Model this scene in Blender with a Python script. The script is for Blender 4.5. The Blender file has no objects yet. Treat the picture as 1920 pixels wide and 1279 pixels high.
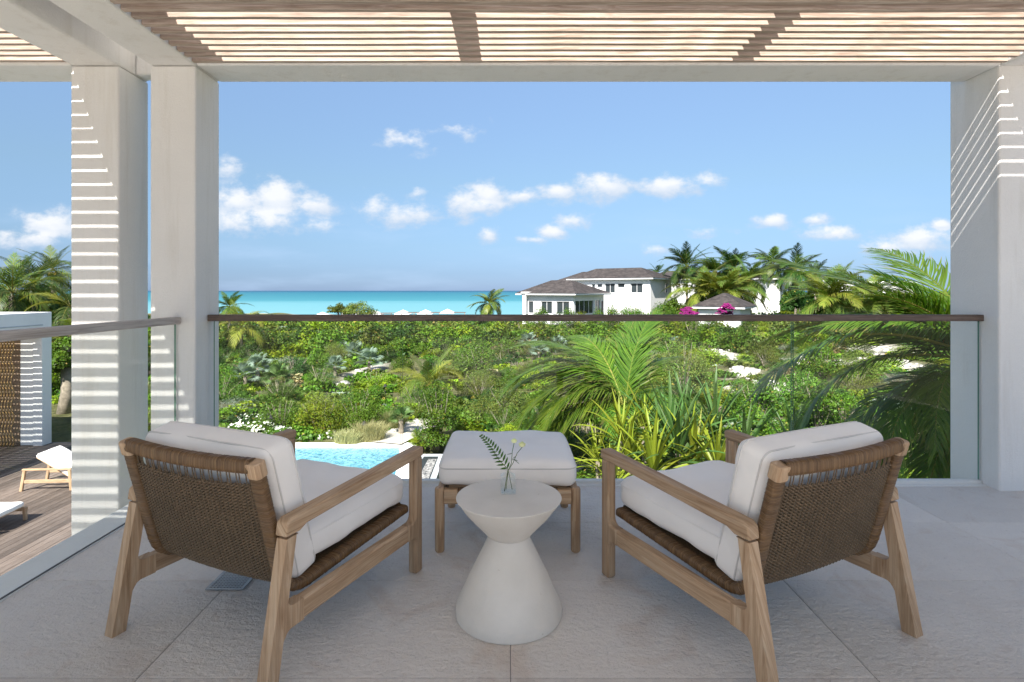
import bpy, math, random
import numpy as np
from mathutils import Vector, Matrix, Euler
R = math.radians
rng = np.random.default_rng(7)
random.seed(7)
S = bpy.context.scene
COL = S.collection

# ------------------------------------------------------------------ camera, sky, sun, exposure
CAMZ = 1.235
FPX, CX, CY = 1040.0, 955.0, 545.0
cam_d = bpy.data.cameras.new('camera')
cam = bpy.data.objects.new('camera', cam_d); COL.objects.link(cam)
cam.location = (0, 0, CAMZ); cam.rotation_euler = (R(90), 0, 0)
cam_d.sensor_width = 36; cam_d.lens = 36 * FPX / 1920
cam_d.shift_x = (960 - CX) / 1920; cam_d.shift_y = -(639.5 - CY) / 1920
cam_d.clip_start = 0.05; cam_d.clip_end = 60000
S.camera = cam

SUND = Vector((0.383, 1.0, -1.12)).normalized()
sun_d = bpy.data.lights.new('sun', 'SUN'); sun = bpy.data.objects.new('sun', sun_d); COL.objects.link(sun)
sun.rotation_euler = SUND.to_track_quat('-Z', 'Y').to_euler(); sun.location = (-4, -8, 12)
sun_d.energy = 3.5; sun_d.angle = R(0.5); sun_d.color = (1, .955, .885)
EXPOSURE = 1.85
SKY_STRENGTH = 0.070
S.view_settings.view_transform = 'Standard'; S.view_settings.look = 'None'
S.view_settings.gamma = 1; S.view_settings.exposure = EXPOSURE; S.view_settings.use_curve_mapping = False
S.cycles.max_bounces = 10; S.cycles.diffuse_bounces = 6; S.cycles.transparent_max_bounces = 24
S.cycles.glossy_bounces = 4; S.cycles.transmission_bounces = 8
S.cycles.use_denoising = True
S.cycles.sample_clamp_indirect = 6

world = bpy.data.worlds.new('World'); S.world = world; world.use_nodes = True
wt = world.node_tree; wt.nodes.clear()
def N(t, typ, **kw):
    n = t.nodes.new(typ)
    for k, v in kw.items():
        setattr(n, k, v)
    return n
def MATH(t, op, a, b=None, c=None, clamp=False):
    n = t.nodes.new('ShaderNodeMath'); n.operation = op; n.use_clamp = clamp
    for i, v in enumerate((a, b, c)):
        if v is None: continue
        if isinstance(v, (int, float)): n.inputs[i].default_value = v
        else: t.links.new(v, n.inputs[i])
    return n.outputs[0]
def MIXC(t, fac, a, b, bt='MIX'):
    n = t.nodes.new('ShaderNodeMix'); n.data_type = 'RGBA'; n.blend_type = bt
    for sock, v in ((n.inputs[0], fac), (n.inputs[6], a), (n.inputs[7], b)):
        if isinstance(v, (int, float)): sock.default_value = v
        elif isinstance(v, tuple): sock.default_value = (v[0], v[1], v[2], 1)
        else: t.links.new(v, sock)
    return n.outputs[2]
def ramp(t, fac, stops):
    r = N(t, 'ShaderNodeValToRGB'); e = r.color_ramp.elements
    while len(e) < len(stops): e.new(.5)
    for i, (p, c) in enumerate(stops):
        e[i].position = p; e[i].color = (*c, 1) if len(c) == 3 else c
    t.links.new(fac, r.inputs[0]); return r.outputs[0]
def build_world():
    t = wt; L = t.links.new
    sky = N(t, 'ShaderNodeTexSky', sky_type='NISHITA', sun_disc=False)
    sky.sun_elevation = R(46.3); sky.sun_rotation = R(201)
    sky.altitude = 0; sky.air_density = 1.0; sky.dust_density = 0.35; sky.ozone_density = 1.6
    tc = N(t, 'ShaderNodeTexCoord')
    sep = N(t, 'ShaderNodeSeparateXYZ'); L(tc.outputs['Generated'], sep.inputs[0])
    ay = MATH(t, 'MAXIMUM', MATH(t, 'ABSOLUTE', sep.outputs[1]), 0.02)
    u = MATH(t, 'DIVIDE', sep.outputs[0], ay); v = MATH(t, 'DIVIDE', sep.outputs[2], ay)
    uv = N(t, 'ShaderNodeCombineXYZ'); L(u, uv.inputs[0]); L(v, uv.inputs[1])
    nz = N(t, 'ShaderNodeTexNoise'); nz.inputs['Scale'].default_value = 20; nz.inputs['Detail'].default_value = 9
    nz.inputs['Roughness'].default_value = 0.6
    sc = N(t, 'ShaderNodeVectorMath', operation='MULTIPLY'); sc.inputs[1].default_value = (1, 1.5, 1); L(uv.outputs[0], sc.inputs[0]); L(sc.outputs[0], nz.inputs['Vector'])
    nzs = MATH(t, 'SUBTRACT', nz.outputs[0], 0.5)
    nb = N(t, 'ShaderNodeTexNoise'); nb.inputs['Scale'].default_value = 6; nb.inputs['Detail'].default_value = 4
    ofs = N(t, 'ShaderNodeVectorMath', operation='ADD'); ofs.inputs[1].default_value = (3.1, 1.7, 0); L(sc.outputs[0], ofs.inputs[0]); L(ofs.outputs[0], nb.inputs['Vector'])
    # cumulus clouds: (x, y, rx, ry, strength)
    clouds = [(424, 318, 30, 26, .8), (455, 385, 70, 36, 1), (525, 376, 72, 34, 1), (585, 388, 45, 22, .9), (480, 415, 130, 26, .6), (600, 424, 50, 12, .5),
              (702, 392, 34, 26, .55), (770, 404, 62, 22, .85), (782, 362, 22, 14, .35),
              (872, 382, 38, 32, .95), (918, 370, 44, 30, 1), (900, 388, 60, 16, 1), (975, 370, 44, 14, .8),
              (1047, 362, 36, 20, .9), (1132, 352, 58, 26, 1), (1262, 350, 66, 20, .9), (1325, 342, 36, 14, .6),
              (770, 266, 52, 22, .36), (871, 247, 36, 15, .32), (918, 441, 20, 16, .85), (1078, 418, 34, 18, .95), (1040, 436, 34, 14, .85), (1000, 450, 30, 8, .6),
              (1450, 415, 36, 15, .8), (1528, 413, 28, 11, .7), (1325, 434, 34, 12, .6), (1565, 440, 60, 16, .8), (1660, 466, 50, 15, .75), (1735, 450, 70, 26, .9),
              (1765, 424, 26, 12, .9), (1225, 470, 26, 10, .5), (100, 425, 75, 30, .95), (60, 448, 90, 20, .7), (-160, 400, 120, 36, .9), (2100, 380, 140, 40, .9),
              (-420, 340, 160, 50, .9), (2500, 300, 180, 60, .9), (120, 60, 200, 40, .4), (1300, -160, 260, 70, .7), (500, -300, 220, 60, .7)]
    shape = None; lit = None
    for (px, py, rx, ry, st) in clouds:
        a = N(t, 'ShaderNodeVectorMath', operation='SUBTRACT'); a.inputs[1].default_value = ((px - CX) / FPX, (CY - py) / FPX, 0); L(uv.outputs[0], a.inputs[0])
        b = N(t, 'ShaderNodeVectorMath', operation='MULTIPLY'); b.inputs[1].default_value = (FPX / rx, FPX / ry, 0); L(a.outputs[0], b.inputs[0])
        c = N(t, 'ShaderNodeVectorMath', operation='LENGTH'); L(b.outputs[0], c.inputs[0])
        d = MATH(t, 'MULTIPLY_ADD', c.outputs['Value'], -st * .85, st * 1.12)
        shape = d if shape is None else MATH(t, 'SMOOTH_MAX', shape, d, .08)
        a2 = N(t, 'ShaderNodeVectorMath', operation='MULTIPLY_ADD'); a2.inputs[1].default_value = (FPX / rx, FPX / ry, 0); a2.inputs[2].default_value = (-(px - CX) / rx + .1, -(CY - py) / ry - .42, 0); L(uv.outputs[0], a2.inputs[0])
        c2 = N(t, 'ShaderNodeVectorMath', operation='LENGTH'); L(a2.outputs[0], c2.inputs[0])
        d2 = MATH(t, 'SUBTRACT', 1.0, c2.outputs['Value']); lit = d2 if lit is None else MATH(t, 'MAXIMUM', lit, d2)
    # extra cumulus added out of view, overhead and behind, to whiten the fill light
    rest = N(t, 'ShaderNodeTexNoise'); rest.inputs['Scale'].default_value = 2.6; rest.inputs['Detail'].default_value = 5; L(tc.outputs['Generated'], rest.inputs['Vector'])
    rr = MATH(t, 'MULTIPLY', MATH(t, 'SUBTRACT', rest.outputs[0], .53), 6.0)
    oz = N(t, 'ShaderNodeMapRange', interpolation_type='SMOOTHSTEP'); oz.inputs[1].default_value = .42; oz.inputs[2].default_value = .75; L(MATH(t, 'MAXIMUM', v, MATH(t, 'MULTIPLY', MATH(t, 'LESS_THAN', sep.outputs[1], 0), 1)), oz.inputs[0])
    rr = MATH(t, 'MULTIPLY_ADD', oz.outputs[0], MATH(t, 'ADD', rr, 3.0), -3.0); shape = MATH(t, 'MAXIMUM', shape, MATH(t, 'MINIMUM', rr, 1.0)); lit = MATH(t, 'MAXIMUM', lit, MATH(t, 'MULTIPLY', rr, .6))
    dens = MATH(t, 'ADD', shape, MATH(t, 'MULTIPLY', nzs, 2.2))
    mr = N(t, 'ShaderNodeMapRange', interpolation_type='SMOOTHSTEP'); L(dens, mr.inputs[0])
    mr.inputs[1].default_value = .0; mr.inputs[2].default_value = .80; mr.inputs[3].default_value = 0; mr.inputs[4].default_value = .93
    fac = mr.outputs[0]
    # thin low haze streaks near the horizon
    hz = N(t, 'ShaderNodeTexNoise'); hz.inputs['Scale'].default_value = 5; hz.inputs['Detail'].default_value = 6
    hs = N(t, 'ShaderNodeVectorMath', operation='MULTIPLY'); hs.inputs[1].default_value = (1, 5, 1); L(uv.outputs[0], hs.inputs[0]); L(hs.outputs[0], hz.inputs['Vector'])
    low = N(t, 'ShaderNodeMapRange'); L(v, low.inputs[0]); low.inputs[1].default_value = .19; low.inputs[2].default_value = .05; low.inputs[3].default_value = 0; low.inputs[4].default_value = 1
    hzm = N(t, 'ShaderNodeMapRange', interpolation_type='SMOOTHSTEP'); L(hz.outputs[0], hzm.inputs[0]); hzm.inputs[1].default_value = .46; hzm.inputs[2].default_value = .78
    hfac = MATH(t, 'MULTIPLY', MATH(t, 'MULTIPLY', hzm.outputs[0], low.outputs[0]), .38)
    el = MATH(t, 'ARCSINE', sep.outputs[2])
    gr = ramp(t, MATH(t, 'DIVIDE', el, 1.5708), [(0.0, (.20, .30, .60)), (.02, (.215, .30, .52)), (.05, (.30, .37, .50)), (.12, (.50, .54, .56)), (.24, (.82, .82, .82)), (.5, (1.15, 1.02, .92)), (1, (1.25, 1.05, .90))])
    tint = MIXC(t, 1.0, sky.outputs[0], gr, 'MULTIPLY')
    skyc = MIXC(t, hfac, tint, (2.3, 3.1, 4.2))
    br = MATH(t, 'ADD', MATH(t, 'MULTIPLY_ADD', lit, 1.1, .12), MATH(t, 'MULTIPLY', nzs, 1.6), clamp=True)
    cc = MIXC(t, br, (2.5, 2.95, 3.6), (4.0, 4.05, 4.15))
    col = MIXC(t, fac, skyc, cc)
    bg = N(t, 'ShaderNodeBackground'); bg.inputs[1].default_value = SKY_STRENGTH; L(col, bg.inputs[0])
    out = N(t, 'ShaderNodeOutputWorld'); L(bg.outputs[0], out.inputs[0])
build_world()

# ------------------------------------------------------------------ helpers: objects
def link(name, data, parent=None):
    o = bpy.data.objects.new(name, data); COL.objects.link(o)
    if parent is not None: o.parent = parent
    return o
def tag(o, label=None, cat=None, group=None, kind=None):
    if label: o['label'] = label
    if cat: o['category'] = cat
    if group: o['group'] = group
    if kind: o['kind'] = kind
    return o
def empty(name, loc=(0, 0, 0), rz=0, label=None, cat=None, group=None):
    o = link(name, None); o.location = loc; o.rotation_euler = (0, 0, rz); o.empty_display_size = .2
    return tag(o, label, cat, group)
def copy_tree(o, parent=None):
    c = o.copy(); COL.objects.link(c)
    if parent is not None:
        c.parent = parent
    for ch in list(o.children): copy_tree(ch, c)
    return c
def world_at(px, py, Z):
    return Vector(((px - CX) * Z / FPX, Z, CAMZ - (py - CY) * Z / FPX))

class MB:
    """collects faces of one object"""
    def __init__(s): s.v = []; s.f = []; s.uv = []; s.mi = []
    def add(s, verts, faces, uvs=None, mi=0):
        b = len(s.v); s.v += [tuple(p) for p in verts]
        for i, f in enumerate(faces):
            s.f.append(tuple(b + k for k in f)); s.mi.append(mi)
            s.uv.append(uvs[i] if uvs else [(0, 0)] * len(f))
        return s
    def box(s, a, b, mi=0):
        x0, y0, z0 = a; x1, y1, z1 = b
        v = [(x0, y0, z0), (x1, y0, z0), (x1, y1, z0), (x0, y1, z0), (x0, y0, z1), (x1, y0, z1), (x1, y1, z1), (x0, y1, z1)]
        return s.add(v, [(0, 3, 2, 1), (4, 5, 6, 7), (0, 1, 5, 4), (1, 2, 6, 5), (2, 3, 7, 6), (3, 0, 4, 7)], mi=mi)
    def beam(s, p0, p1, w, h, up=(0, 0, 1), ch=.15, w1=None, h1=None, mi=0):
        """bar with chamfered section; u = length in metres, v = around"""
        p0 = Vector(p0); p1 = Vector(p1); d = (p1 - p0); Ln = d.length; d.normalize()
        up = Vector(up); sx = d.cross(up)
        if sx.length < 1e-4: sx = d.cross(Vector((1, 0, 0)))
        sx.normalize(); sz = sx.cross(d).normalized()
        w1 = w if w1 is None else w1; h1 = h if h1 is None else h1
        off = random.random() * 30
        if ch > 0:
            pat = [(-1, -1 + 2 * ch), (-1, 1 - 2 * ch), (-1 + 2 * ch, 1), (1 - 2 * ch, 1), (1, 1 - 2 * ch), (1, -1 + 2 * ch), (1 - 2 * ch, -1), (-1 + 2 * ch, -1)]
        else: pat = [(-1, -1), (-1, 1), (1, 1), (1, -1)]
        n = len(pat); vs = []; 
        for (p, ww, hh) in ((p0, w, h), (p1, w1, h1)):
            for a, b in pat:
                m = min(ww, hh); 
                aa = a if abs(a) == 1 else math.copysign(1 - (1 - abs(a)) * m / ww, a)
                bb = b if abs(b) == 1 else math.copysign(1 - (1 - abs(b)) * m / hh, b)
                vs.append(p + sx * (aa * ww / 2) + sz * (bb * hh / 2))
        fs = []; uv = []; per = 0
        for i in range(n):
            j = (i + 1) % n; e = (vs[j] - vs[i]).length
            fs.append((i, j, n + j, n + i)); uv.append([(off, per + off), (off, per + e + off), (off + Ln, per + e + off), (off + Ln, per + off)]); per += e
        fs.append(tuple(range(n - 1, -1, -1))); uv.append([(off + .001 * k, off + (k % 3) * .01) for k in range(n)])
        fs.append(tuple(range(n, 2 * n))); uv.append([(off + .001 * k, off + (k % 3) * .01) for k in range(n)])
        return s.add(vs, fs, uv, mi)
    def tube(s, pts, rad, sides=6, cap=True, mi=0, flat=1.0, up=(0, 0, 1)):
        pts = [Vector(p) for p in pts]; n = len(pts); vs = []; off = random.random() * 20; ds = 0
        rr = rad if hasattr(rad, '__len__') else [rad] * n; lens = []
        prev = None
        for i, p in enumerate(pts):
            d = (pts[min(i + 1, n - 1)] - pts[max(i - 1, 0)]).normalized()
            ref = Vector(up) if prev is None else prev
            sx = d.cross(ref)
            if sx.length < 1e-3: sx = d.cross(Vector((1, 0.01, 0)))
            sx.normalize(); sz = sx.cross(d).normalized(); prev = sz
            for k in range(sides):
                a = 2 * math.pi * k / sides
                vs.append(p + sx * (math.cos(a) * rr[i]) + sz * (math.sin(a) * rr[i] * flat))
            if i: ds += (p - pts[i - 1]).length
            lens.append(ds)
        fs = []; uv = []
        for i in range(n - 1):
            for k in range(sides):
                k2 = (k + 1) % sides; w = 2 * math.pi * rr[i] / sides
                fs.append((i * sides + k, i * sides + k2, (i + 1) * sides + k2, (i + 1) * sides + k))
                uv.append([(lens[i] + off, k * w), (lens[i] + off, (k + 1) * w), (lens[i + 1] + off, (k + 1) * w), (lens[i + 1] + off, k * w)])
        if cap:
            fs.append(tuple(range(sides - 1, -1, -1))); uv.append([(off, .01 * k) for k in range(sides)])
            fs.append(tuple(range((n - 1) * sides, n * sides))); uv.append([(off, .01 * k) for k in range(sides)])
        return s.add(vs, fs, uv, mi)
    def extrude_x(s, outline, x0, x1, mi=0, gy=False):
        """outline of (y,z) extruded along x"""
        n = len(outline); off = random.random() * 20
        vs = [(x0, y, z) for y, z in outline] + [(x1, y, z) for y, z in outline]
        fs = []; uv = []
        def w(p): return (p[1] + off, p[2] + p[0] + off) if gy else (p[2] + off, p[1] * .9 + p[0] + off)
        for i in range(n):
            j = (i + 1) % n; f = (i, n + i, n + j, j); fs.append(f); uv.append([w(vs[k]) for k in f])
        f = tuple(range(n)); fs.append(f); uv.append([w(vs[k]) for k in f])
        f = tuple(range(2 * n - 1, n - 1, -1)); fs.append(f); uv.append([w(vs[k]) for k in f])
        return s.add(vs, fs, uv, mi)
    def lathe(s, prof, cx=0, cy=0, n=48, mi=0):
        vs = []; fs = []
        for r, z in prof:
            for k in range(n):
                a = 2 * math.pi * k / n; vs.append((cx + r * math.cos(a), cy + r * math.sin(a), z))
        m = len(prof)
        for i in range(m - 1):
            for k in range(n):
                k2 = (k + 1) % n; fs.append((i * n + k, i * n + k2, (i + 1) * n + k2, (i + 1) * n + k))
        if prof[0][0] > 1e-4: fs.append(tuple(range(n - 1, -1, -1)))
        if prof[-1][0] > 1e-4: fs.append(tuple(range((m - 1) * n, m * n)))
        return s.add(vs, fs, mi=mi)
    def mesh(s, name, mats, smooth=False):
        me = bpy.data.meshes.new(name); me.from_pydata(s.v, [], s.f)
        uvl = me.uv_layers.new(name='UVMap'); flat = [c for f in s.uv for p in f for c in p]
        if len(flat) == 2 * len(me.loops): uvl.data.foreach_set('uv', flat)
        for m in (mats if isinstance(mats, (list, tuple)) else [mats]): me.materials.append(m)
        if any(s.mi): me.polygons.foreach_set('material_index', s.mi)
        if smooth: me.polygons.foreach_set('use_smooth', [True] * len(me.polygons))
        me.update()
        return me
    def build(s, name, mats, parent=None, smooth=False, bevel=0, seg=2, autosm=None):
        o = link(name, s.mesh(name, mats, smooth), parent)
        if bevel:
            m = o.modifiers.new('bevel', 'BEVEL'); m.width = bevel; m.segments = seg; m.limit_method = 'ANGLE'; m.angle_limit = R(35); m.harden_normals = False
        if autosm:
            for p in o.data.polygons: p.use_smooth = True
            o.data.set_sharp_from_angle(angle=R(autosm))
        return o

def np_mesh(name, V, F, colors, mat, smooth=False):
    """V (n,3), F (m,k) quads or tris, colors per vertex (n,3)"""
    me = bpy.data.meshes.new(name); V = np.asarray(V, np.float32); F = np.asarray(F, np.int32)
    k = F.shape[1]
    me.vertices.add(len(V)); me.vertices.foreach_set('co', V.ravel())
    me.loops.add(F.size); me.loops.foreach_set('vertex_index', F.ravel())
    me.polygons.add(len(F)); me.polygons.foreach_set('loop_start', np.arange(0, F.size, k, dtype=np.int32))
    if colors is not None:
        a = me.color_attributes.new('Col', 'FLOAT_COLOR', 'POINT')
        c4 = np.ones((len(V), 4), np.float32); c4[:, :3] = colors; a.data.foreach_set('color', c4.ravel())
    me.materials.append(mat); me.update(calc_edges=True)
    if smooth: me.polygons.foreach_set('use_smooth', [True] * len(me.polygons))
    return me

# ------------------------------------------------------------------ materials
def mat(name):
    m = bpy.data.materials.new(name); m.use_nodes = True; t = m.node_tree
    b = t.nodes['Principled BSDF']; return m, t, b
def setp(b, **kw):
    for k, v in kw.items():
        s = b.inputs[k.replace('_', ' ')]
        s.default_value = (*v, 1) if isinstance(v, tuple) else v
def coords(t, kind='Object', scale=(1, 1, 1)):
    tc = N(t, 'ShaderNodeTexCoord'); mp = N(t, 'ShaderNodeMapping'); mp.inputs['Scale'].default_value = scale
    t.links.new(tc.outputs[kind], mp.inputs[0]); return mp.outputs[0]
def noise(t, vec, scale, detail=4, rough=.55, dist=0):
    n = N(t, 'ShaderNodeTexNoise'); n.inputs['Scale'].default_value = scale; n.inputs['Detail'].default_value = detail
    n.inputs['Roughness'].default_value = rough; n.inputs['Distortion'].default_value = dist; t.links.new(vec, n.inputs['Vector']); return n.outputs[0]
def bump(t, b, h, strength, dist):
    n = N(t, 'ShaderNodeBump'); n.inputs['Strength'].default_value = strength; n.inputs['Distance'].default_value = dist
    t.links.new(h, n.inputs['Height']); t.links.new(n.outputs[0], b.inputs['Normal'])
def geo_pos(t, scale=(1, 1, 1)):
    g = N(t, 'ShaderNodeNewGeometry'); mp = N(t, 'ShaderNodeMapping'); mp.inputs['Scale'].default_value = scale
    t.links.new(g.outputs['Position'], mp.inputs[0]); return mp.outputs[0]

def m_plaster(name, col, grain=.5):
    m, t, b = mat(name); p = geo_pos(t)
    n1 = noise(t, p, 2.2, 5); n2 = noise(t, p, 110, 3, .75); n3 = noise(t, p, 30, 4)
    c = ramp(t, n1, [(.3, tuple(x * .93 for x in col)), (.7, col)])
    c = MIXC(t, MATH(t, 'MULTIPLY', n2, .14 + grain * .3), c, tuple(x * .6 for x in col))
    sk = ramp(t, noise(t, geo_pos(t, (9, 9, .7)), 1.3, 5, .65), [(.30, (.90, .885, .86)), (.48, (1, 1, 1))]); c = MIXC(t, min(1, grain * 1.4), c, sk, 'MULTIPLY')
    t.links.new(c, b.inputs['Base Color']); setp(b, Roughness=.9)
    bump(t, b, MATH(t, 'ADD', n2, MATH(t, 'MULTIPLY', n3, .8)), grain, .004)
    return m
M_PLASTER = m_plaster('white_stucco', (.80, .785, .76), .6)
M_WHITE = m_plaster('smooth_white_render', (.80, .80, .79), .15)
M_LEDGE = m_plaster('ledge_stone', (.74, .735, .71), .2)

def m_floor():
    m, t, b = mat('textured_stone_tile'); p = geo_pos(t)
    oi = N(t, 'ShaderNodeObjectInfo')
    n1 = noise(t, p, 1.4, 6, .6); n2 = noise(t, p, 58, 7, .68, .25); n3 = noise(t, geo_pos(t, (1, 1.7, 1)), 16, 6, .65, .2); n4 = noise(t, p, 300, 2)
    c = ramp(t, n1, [(.28, (.72, .66, .60)), (.5, (.785, .725, .665)), (.72, (.83, .775, .715))])
    pits = ramp(t, n2, [(.30, (.55, .55, .55)), (.42, (1, 1, 1))])
    c = MIXC(t, .45, c, pits, 'MULTIPLY')
    st = ramp(t, noise(t, p, 3.1, 4, .6, 1.0), [(.30, (.90, .84, .80)), (.45, (1, 1, 1)), (.7, (1, .985, .975))]); c = MIXC(t, 1.0, c, st, 'MULTIPLY')
    spk = ramp(t, n4, [(.3, (.86, .86, .86)), (.5, (1, 1, 1))]); c = MIXC(t, .6, c, spk, 'MULTIPLY')
    f = MATH(t, 'MULTIPLY_ADD', oi.outputs['Random'], .13, .90)
    hs = N(t, 'ShaderNodeHueSaturation'); t.links.new(c, hs.inputs['Color']); t.links.new(f, hs.inputs['Value'])
    t.links.new(hs.outputs[0], b.inputs['Base Color'])
    setp(b, Roughness=.62); b.inputs['Specular IOR Level'].default_value = .35
    bump(t, b, MATH(t, 'ADD', MATH(t, 'MULTIPLY', n2, 1.0), MATH(t, 'MULTIPLY', n3, 1.2)), .8, .018)
    return m
M_FLOOR = m_floor()

def m_wood(name, c0, c1, c2, rough=.6, knots=True, rnd=.24):
    m, t, b = mat(name)
    uv = coords(t, 'UV', (1, 1, 1)); 
    st = N(t, 'ShaderNodeMapping'); st.inputs['Scale'].default_value = (1.6, 26, 1); t.links.new(uv, st.inputs[0])
    n1 = noise(t, st.outputs[0], 2.0, 6, .62, 1.2)
    st2 = N(t, 'ShaderNodeMapping'); st2.inputs['Scale'].default_value = (5, 170, 1); t.links.new(uv, st2.inputs[0])
    n2 = noise(t, st2.outputs[0], 1.0, 3, .5)
    st3 = N(t, 'ShaderNodeMapping'); st3.inputs['Scale'].default_value = (1.5, 5, 1); t.links.new(uv, st3.inputs[0])
    n3 = noise(t, st3.outputs[0], 2.2, 4, .6)
    c = ramp(t, n1, [(.30, c0), (.5, c1), (.72, c2)])
    g = ramp(t, n2, [(.35, (.72, .72, .72)), (.6, (1, 1, 1))]); c = MIXC(t, .5, c, g, 'MULTIPLY')
    k = ramp(t, n3, [(.26, (.55, .45, .36)), (.36, (1, 1, 1)), (.7, (1.0, 1.0, 1.0))]); c = MIXC(t, .8 if knots else .3, c, k, 'MULTIPLY')
    oi = N(t, 'ShaderNodeObjectInfo'); f = MATH(t, 'MULTIPLY_ADD', oi.outputs['Random'], rnd, 1 - rnd / 2)
    hs = N(t, 'ShaderNodeHueSaturation'); t.links.new(c, hs.inputs['Color']); t.links.new(f, hs.inputs['Value'])
    t.links.new(hs.outputs[0], b.inputs['Base Color']); setp(b, Roughness=rough); b.inputs['Specular IOR Level'].default_value = .3
    bump(t, b, MATH(t, 'ADD', n1, n2), .35, .0015)
    return m
M_TEAK = m_wood('weathered_teak', (.28, .165, .088), (.44, .295, .18), (.57, .425, .29), knots=False)
M_SLAT = m_wood('cedar_slat', (.25, .18, .135), (.40, .31, .25), (.58, .49, .42))
M_RAFT = m_wood('rafter_timber', (.22, .15, .10), (.34, .25, .18), (.44, .34, .26))
M_RAIL = m_wood('dark_handrail', (.085, .06, .05), (.14, .10, .08), (.20, .15, .125))
M_RAILG = m_wood('silvered_handrail', (.36, .31, .28), (.52, .46, .42), (.64, .58, .54))
M_DECK = m_wood('deck_board', (.085, .062, .050), (.145, .112, .092), (.225, .188, .165), rnd=.75)
M_DECKD = m_wood('screen_rod', (.30, .17, .06), (.48, .30, .13), (.6, .42, .22))

def m_simple(name, col, rough=.6, metal=0, spec=.5, noise_amt=.1, sc=8):
    m, t, b = mat(name); n = noise(t, geo_pos(t), sc, 4)
    c = ramp(t, n, [(.3, tuple(x * (1 - noise_amt) for x in col)), (.7, tuple(min(1, x * (1 + noise_amt)) for x in col))])
    t.links.new(c, b.inputs['Base Color']); setp(b, Roughness=rough, Metallic=metal); b.inputs['Specular IOR Level'].default_value = spec
    return m
def m_fabric():
    m, t, b = mat('off_white_canvas'); p = coords(t, 'Object')
    n1 = noise(t, p, 5, 4); n2 = noise(t, p, 900, 2)
    c = ramp(t, n1, [(.3, (.86, .82, .775)), (.7, (.90, .865, .825))]); t.links.new(c, b.inputs['Base Color'])
    setp(b, Roughness=.95); b.inputs['Specular IOR Level'].default_value = .1; b.inputs['Sheen Weight'].default_value = .15
    w = noise(t, p, 9, 3, .5, .6)
    bump(t, b, MATH(t, 'ADD', MATH(t, 'MULTIPLY', n2, .02), w), .5, .012)
    return m
M_FABRIC = m_fabric()
M_PIPE = m_simple('seam_cord', (.66, .63, .60), .9, noise_amt=.03)
def m_cane(name, a, b_, c_):
    m, t, b = mat(name); uv = coords(t, 'UV', (160, 6, 1)); n = noise(t, uv, 1.2, 3, .6)
    n2 = noise(t, coords(t, 'Object'), 12, 3)
    c = ramp(t, n, [(.3, a), (.5, b_), (.7, c_)]); c = MIXC(t, .35, c, ramp(t, n2, [(.35, (.6, .6, .6)), (.65, (1, 1, 1))]), 'MULTIPLY')
    t.links.new(c, b.inputs['Base Color']); setp(b, Roughness=.45); b.inputs['Specular IOR Level'].default_value = .4
    return m
M_WRAP = m_cane('cane_wrapping', (.070, .036, .015), (.145, .080, .034), (.235, .142, .066))
M_WEAVE = m_cane('woven_cord', (.075, .047, .025), (.14, .093, .052), (.215, .150, .088))
def m_concrete():
    m, t, b = mat('cast_concrete'); p = geo_pos(t); n1 = noise(t, p, 6, 5); n2 = noise(t, p, 120, 3, .7); n3 = noise(t, p, 55, 2)
    c = ramp(t, n1, [(.3, (.62, .575, .51)), (.7, (.70, .655, .59))])
    c = MIXC(t, .7, c, ramp(t, n3, [(.20, (.62, .57, .52)), (.28, (1, 1, 1))]), 'MULTIPLY')
    t.links.new(c, b.inputs['Base Color']); setp(b, Roughness=.8); bump(t, b, n2, .35, .003); return m
M_CONC = m_concrete()
def m_glass(name, tint, ior=1.45, rough=0.0, strength=1.0):
    m = bpy.data.materials.new(name); m.use_nodes = True; t = m.node_tree; t.nodes.clear()
    tr = N(t, 'ShaderNodeBsdfTransparent'); tr.inputs[0].default_value = (*tint, 1)
    gl = N(t, 'ShaderNodeBsdfGlossy'); gl.inputs['Roughness'].default_value = rough; gl.inputs[0].default_value = (1, 1, 1, 1)
    fr = N(t, 'ShaderNodeFresnel'); gb = N(t, 'ShaderNodeNewGeometry')
    t.links.new(MATH(t, 'MULTIPLY_ADD', gb.outputs['Backfacing'], 1 / ior - ior, ior), fr.inputs[0])
    mx = N(t, 'ShaderNodeMixShader'); out = N(t, 'ShaderNodeOutputMaterial')
    t.links.new(MATH(t, 'MULTIPLY', fr.outputs[0], strength), mx.inputs[0]); t.links.new(tr.outputs[0], mx.inputs[1]); t.links.new(gl.outputs[0], mx.inputs[2])
    t.links.new(mx.outputs[0], out.inputs[0]); return m
M_GLASS = m_glass('balustrade_glass', (.98, .993, .986), 1.45, 0.0, .22)
M_GEDGE = m_simple('glass_edge', (.10, .20, .15), .2)
M_VASE = m_glass('bottle_glass', (.975, .98, .975), 1.5, 0.0, .6)
M_STEEL = m_simple('brushed_steel', (.42, .42, .42), .5, 1)
M_GROUT = m_simple('grout', (.30, .28, .26), .9)
M_SEAL = m_simple('dark_grey_seal', (.09, .09, .09), .7)
M_DARK = m_simple('dark_void', (.02, .02, .02), .8)
M_BLACKSTONE = m_simple('dark_basin_paint', (.03, .035, .04), .4)
M_FRAME = m_simple('white_window_frame', (.6, .6, .6), .5)
M_GREY = m_simple('grey_coping', (.42, .44, .46), .7)
def m_gravel(name, a, b_):
    m, t, b = mat(name); v = N(t, 'ShaderNodeTexVoronoi'); v.inputs['Scale'].default_value = 28; t.links.new(geo_pos(t), v.inputs['Vector'])
    sp = N(t, 'ShaderNodeSeparateColor'); t.links.new(v.outputs['Color'], sp.inputs[0])
    t.links.new(ramp(t, sp.outputs[0], [(0, a), (1, b_)]), b.inputs['Base Color']); bump(t, b, v.outputs['Distance'], 1, .02); return m
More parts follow.
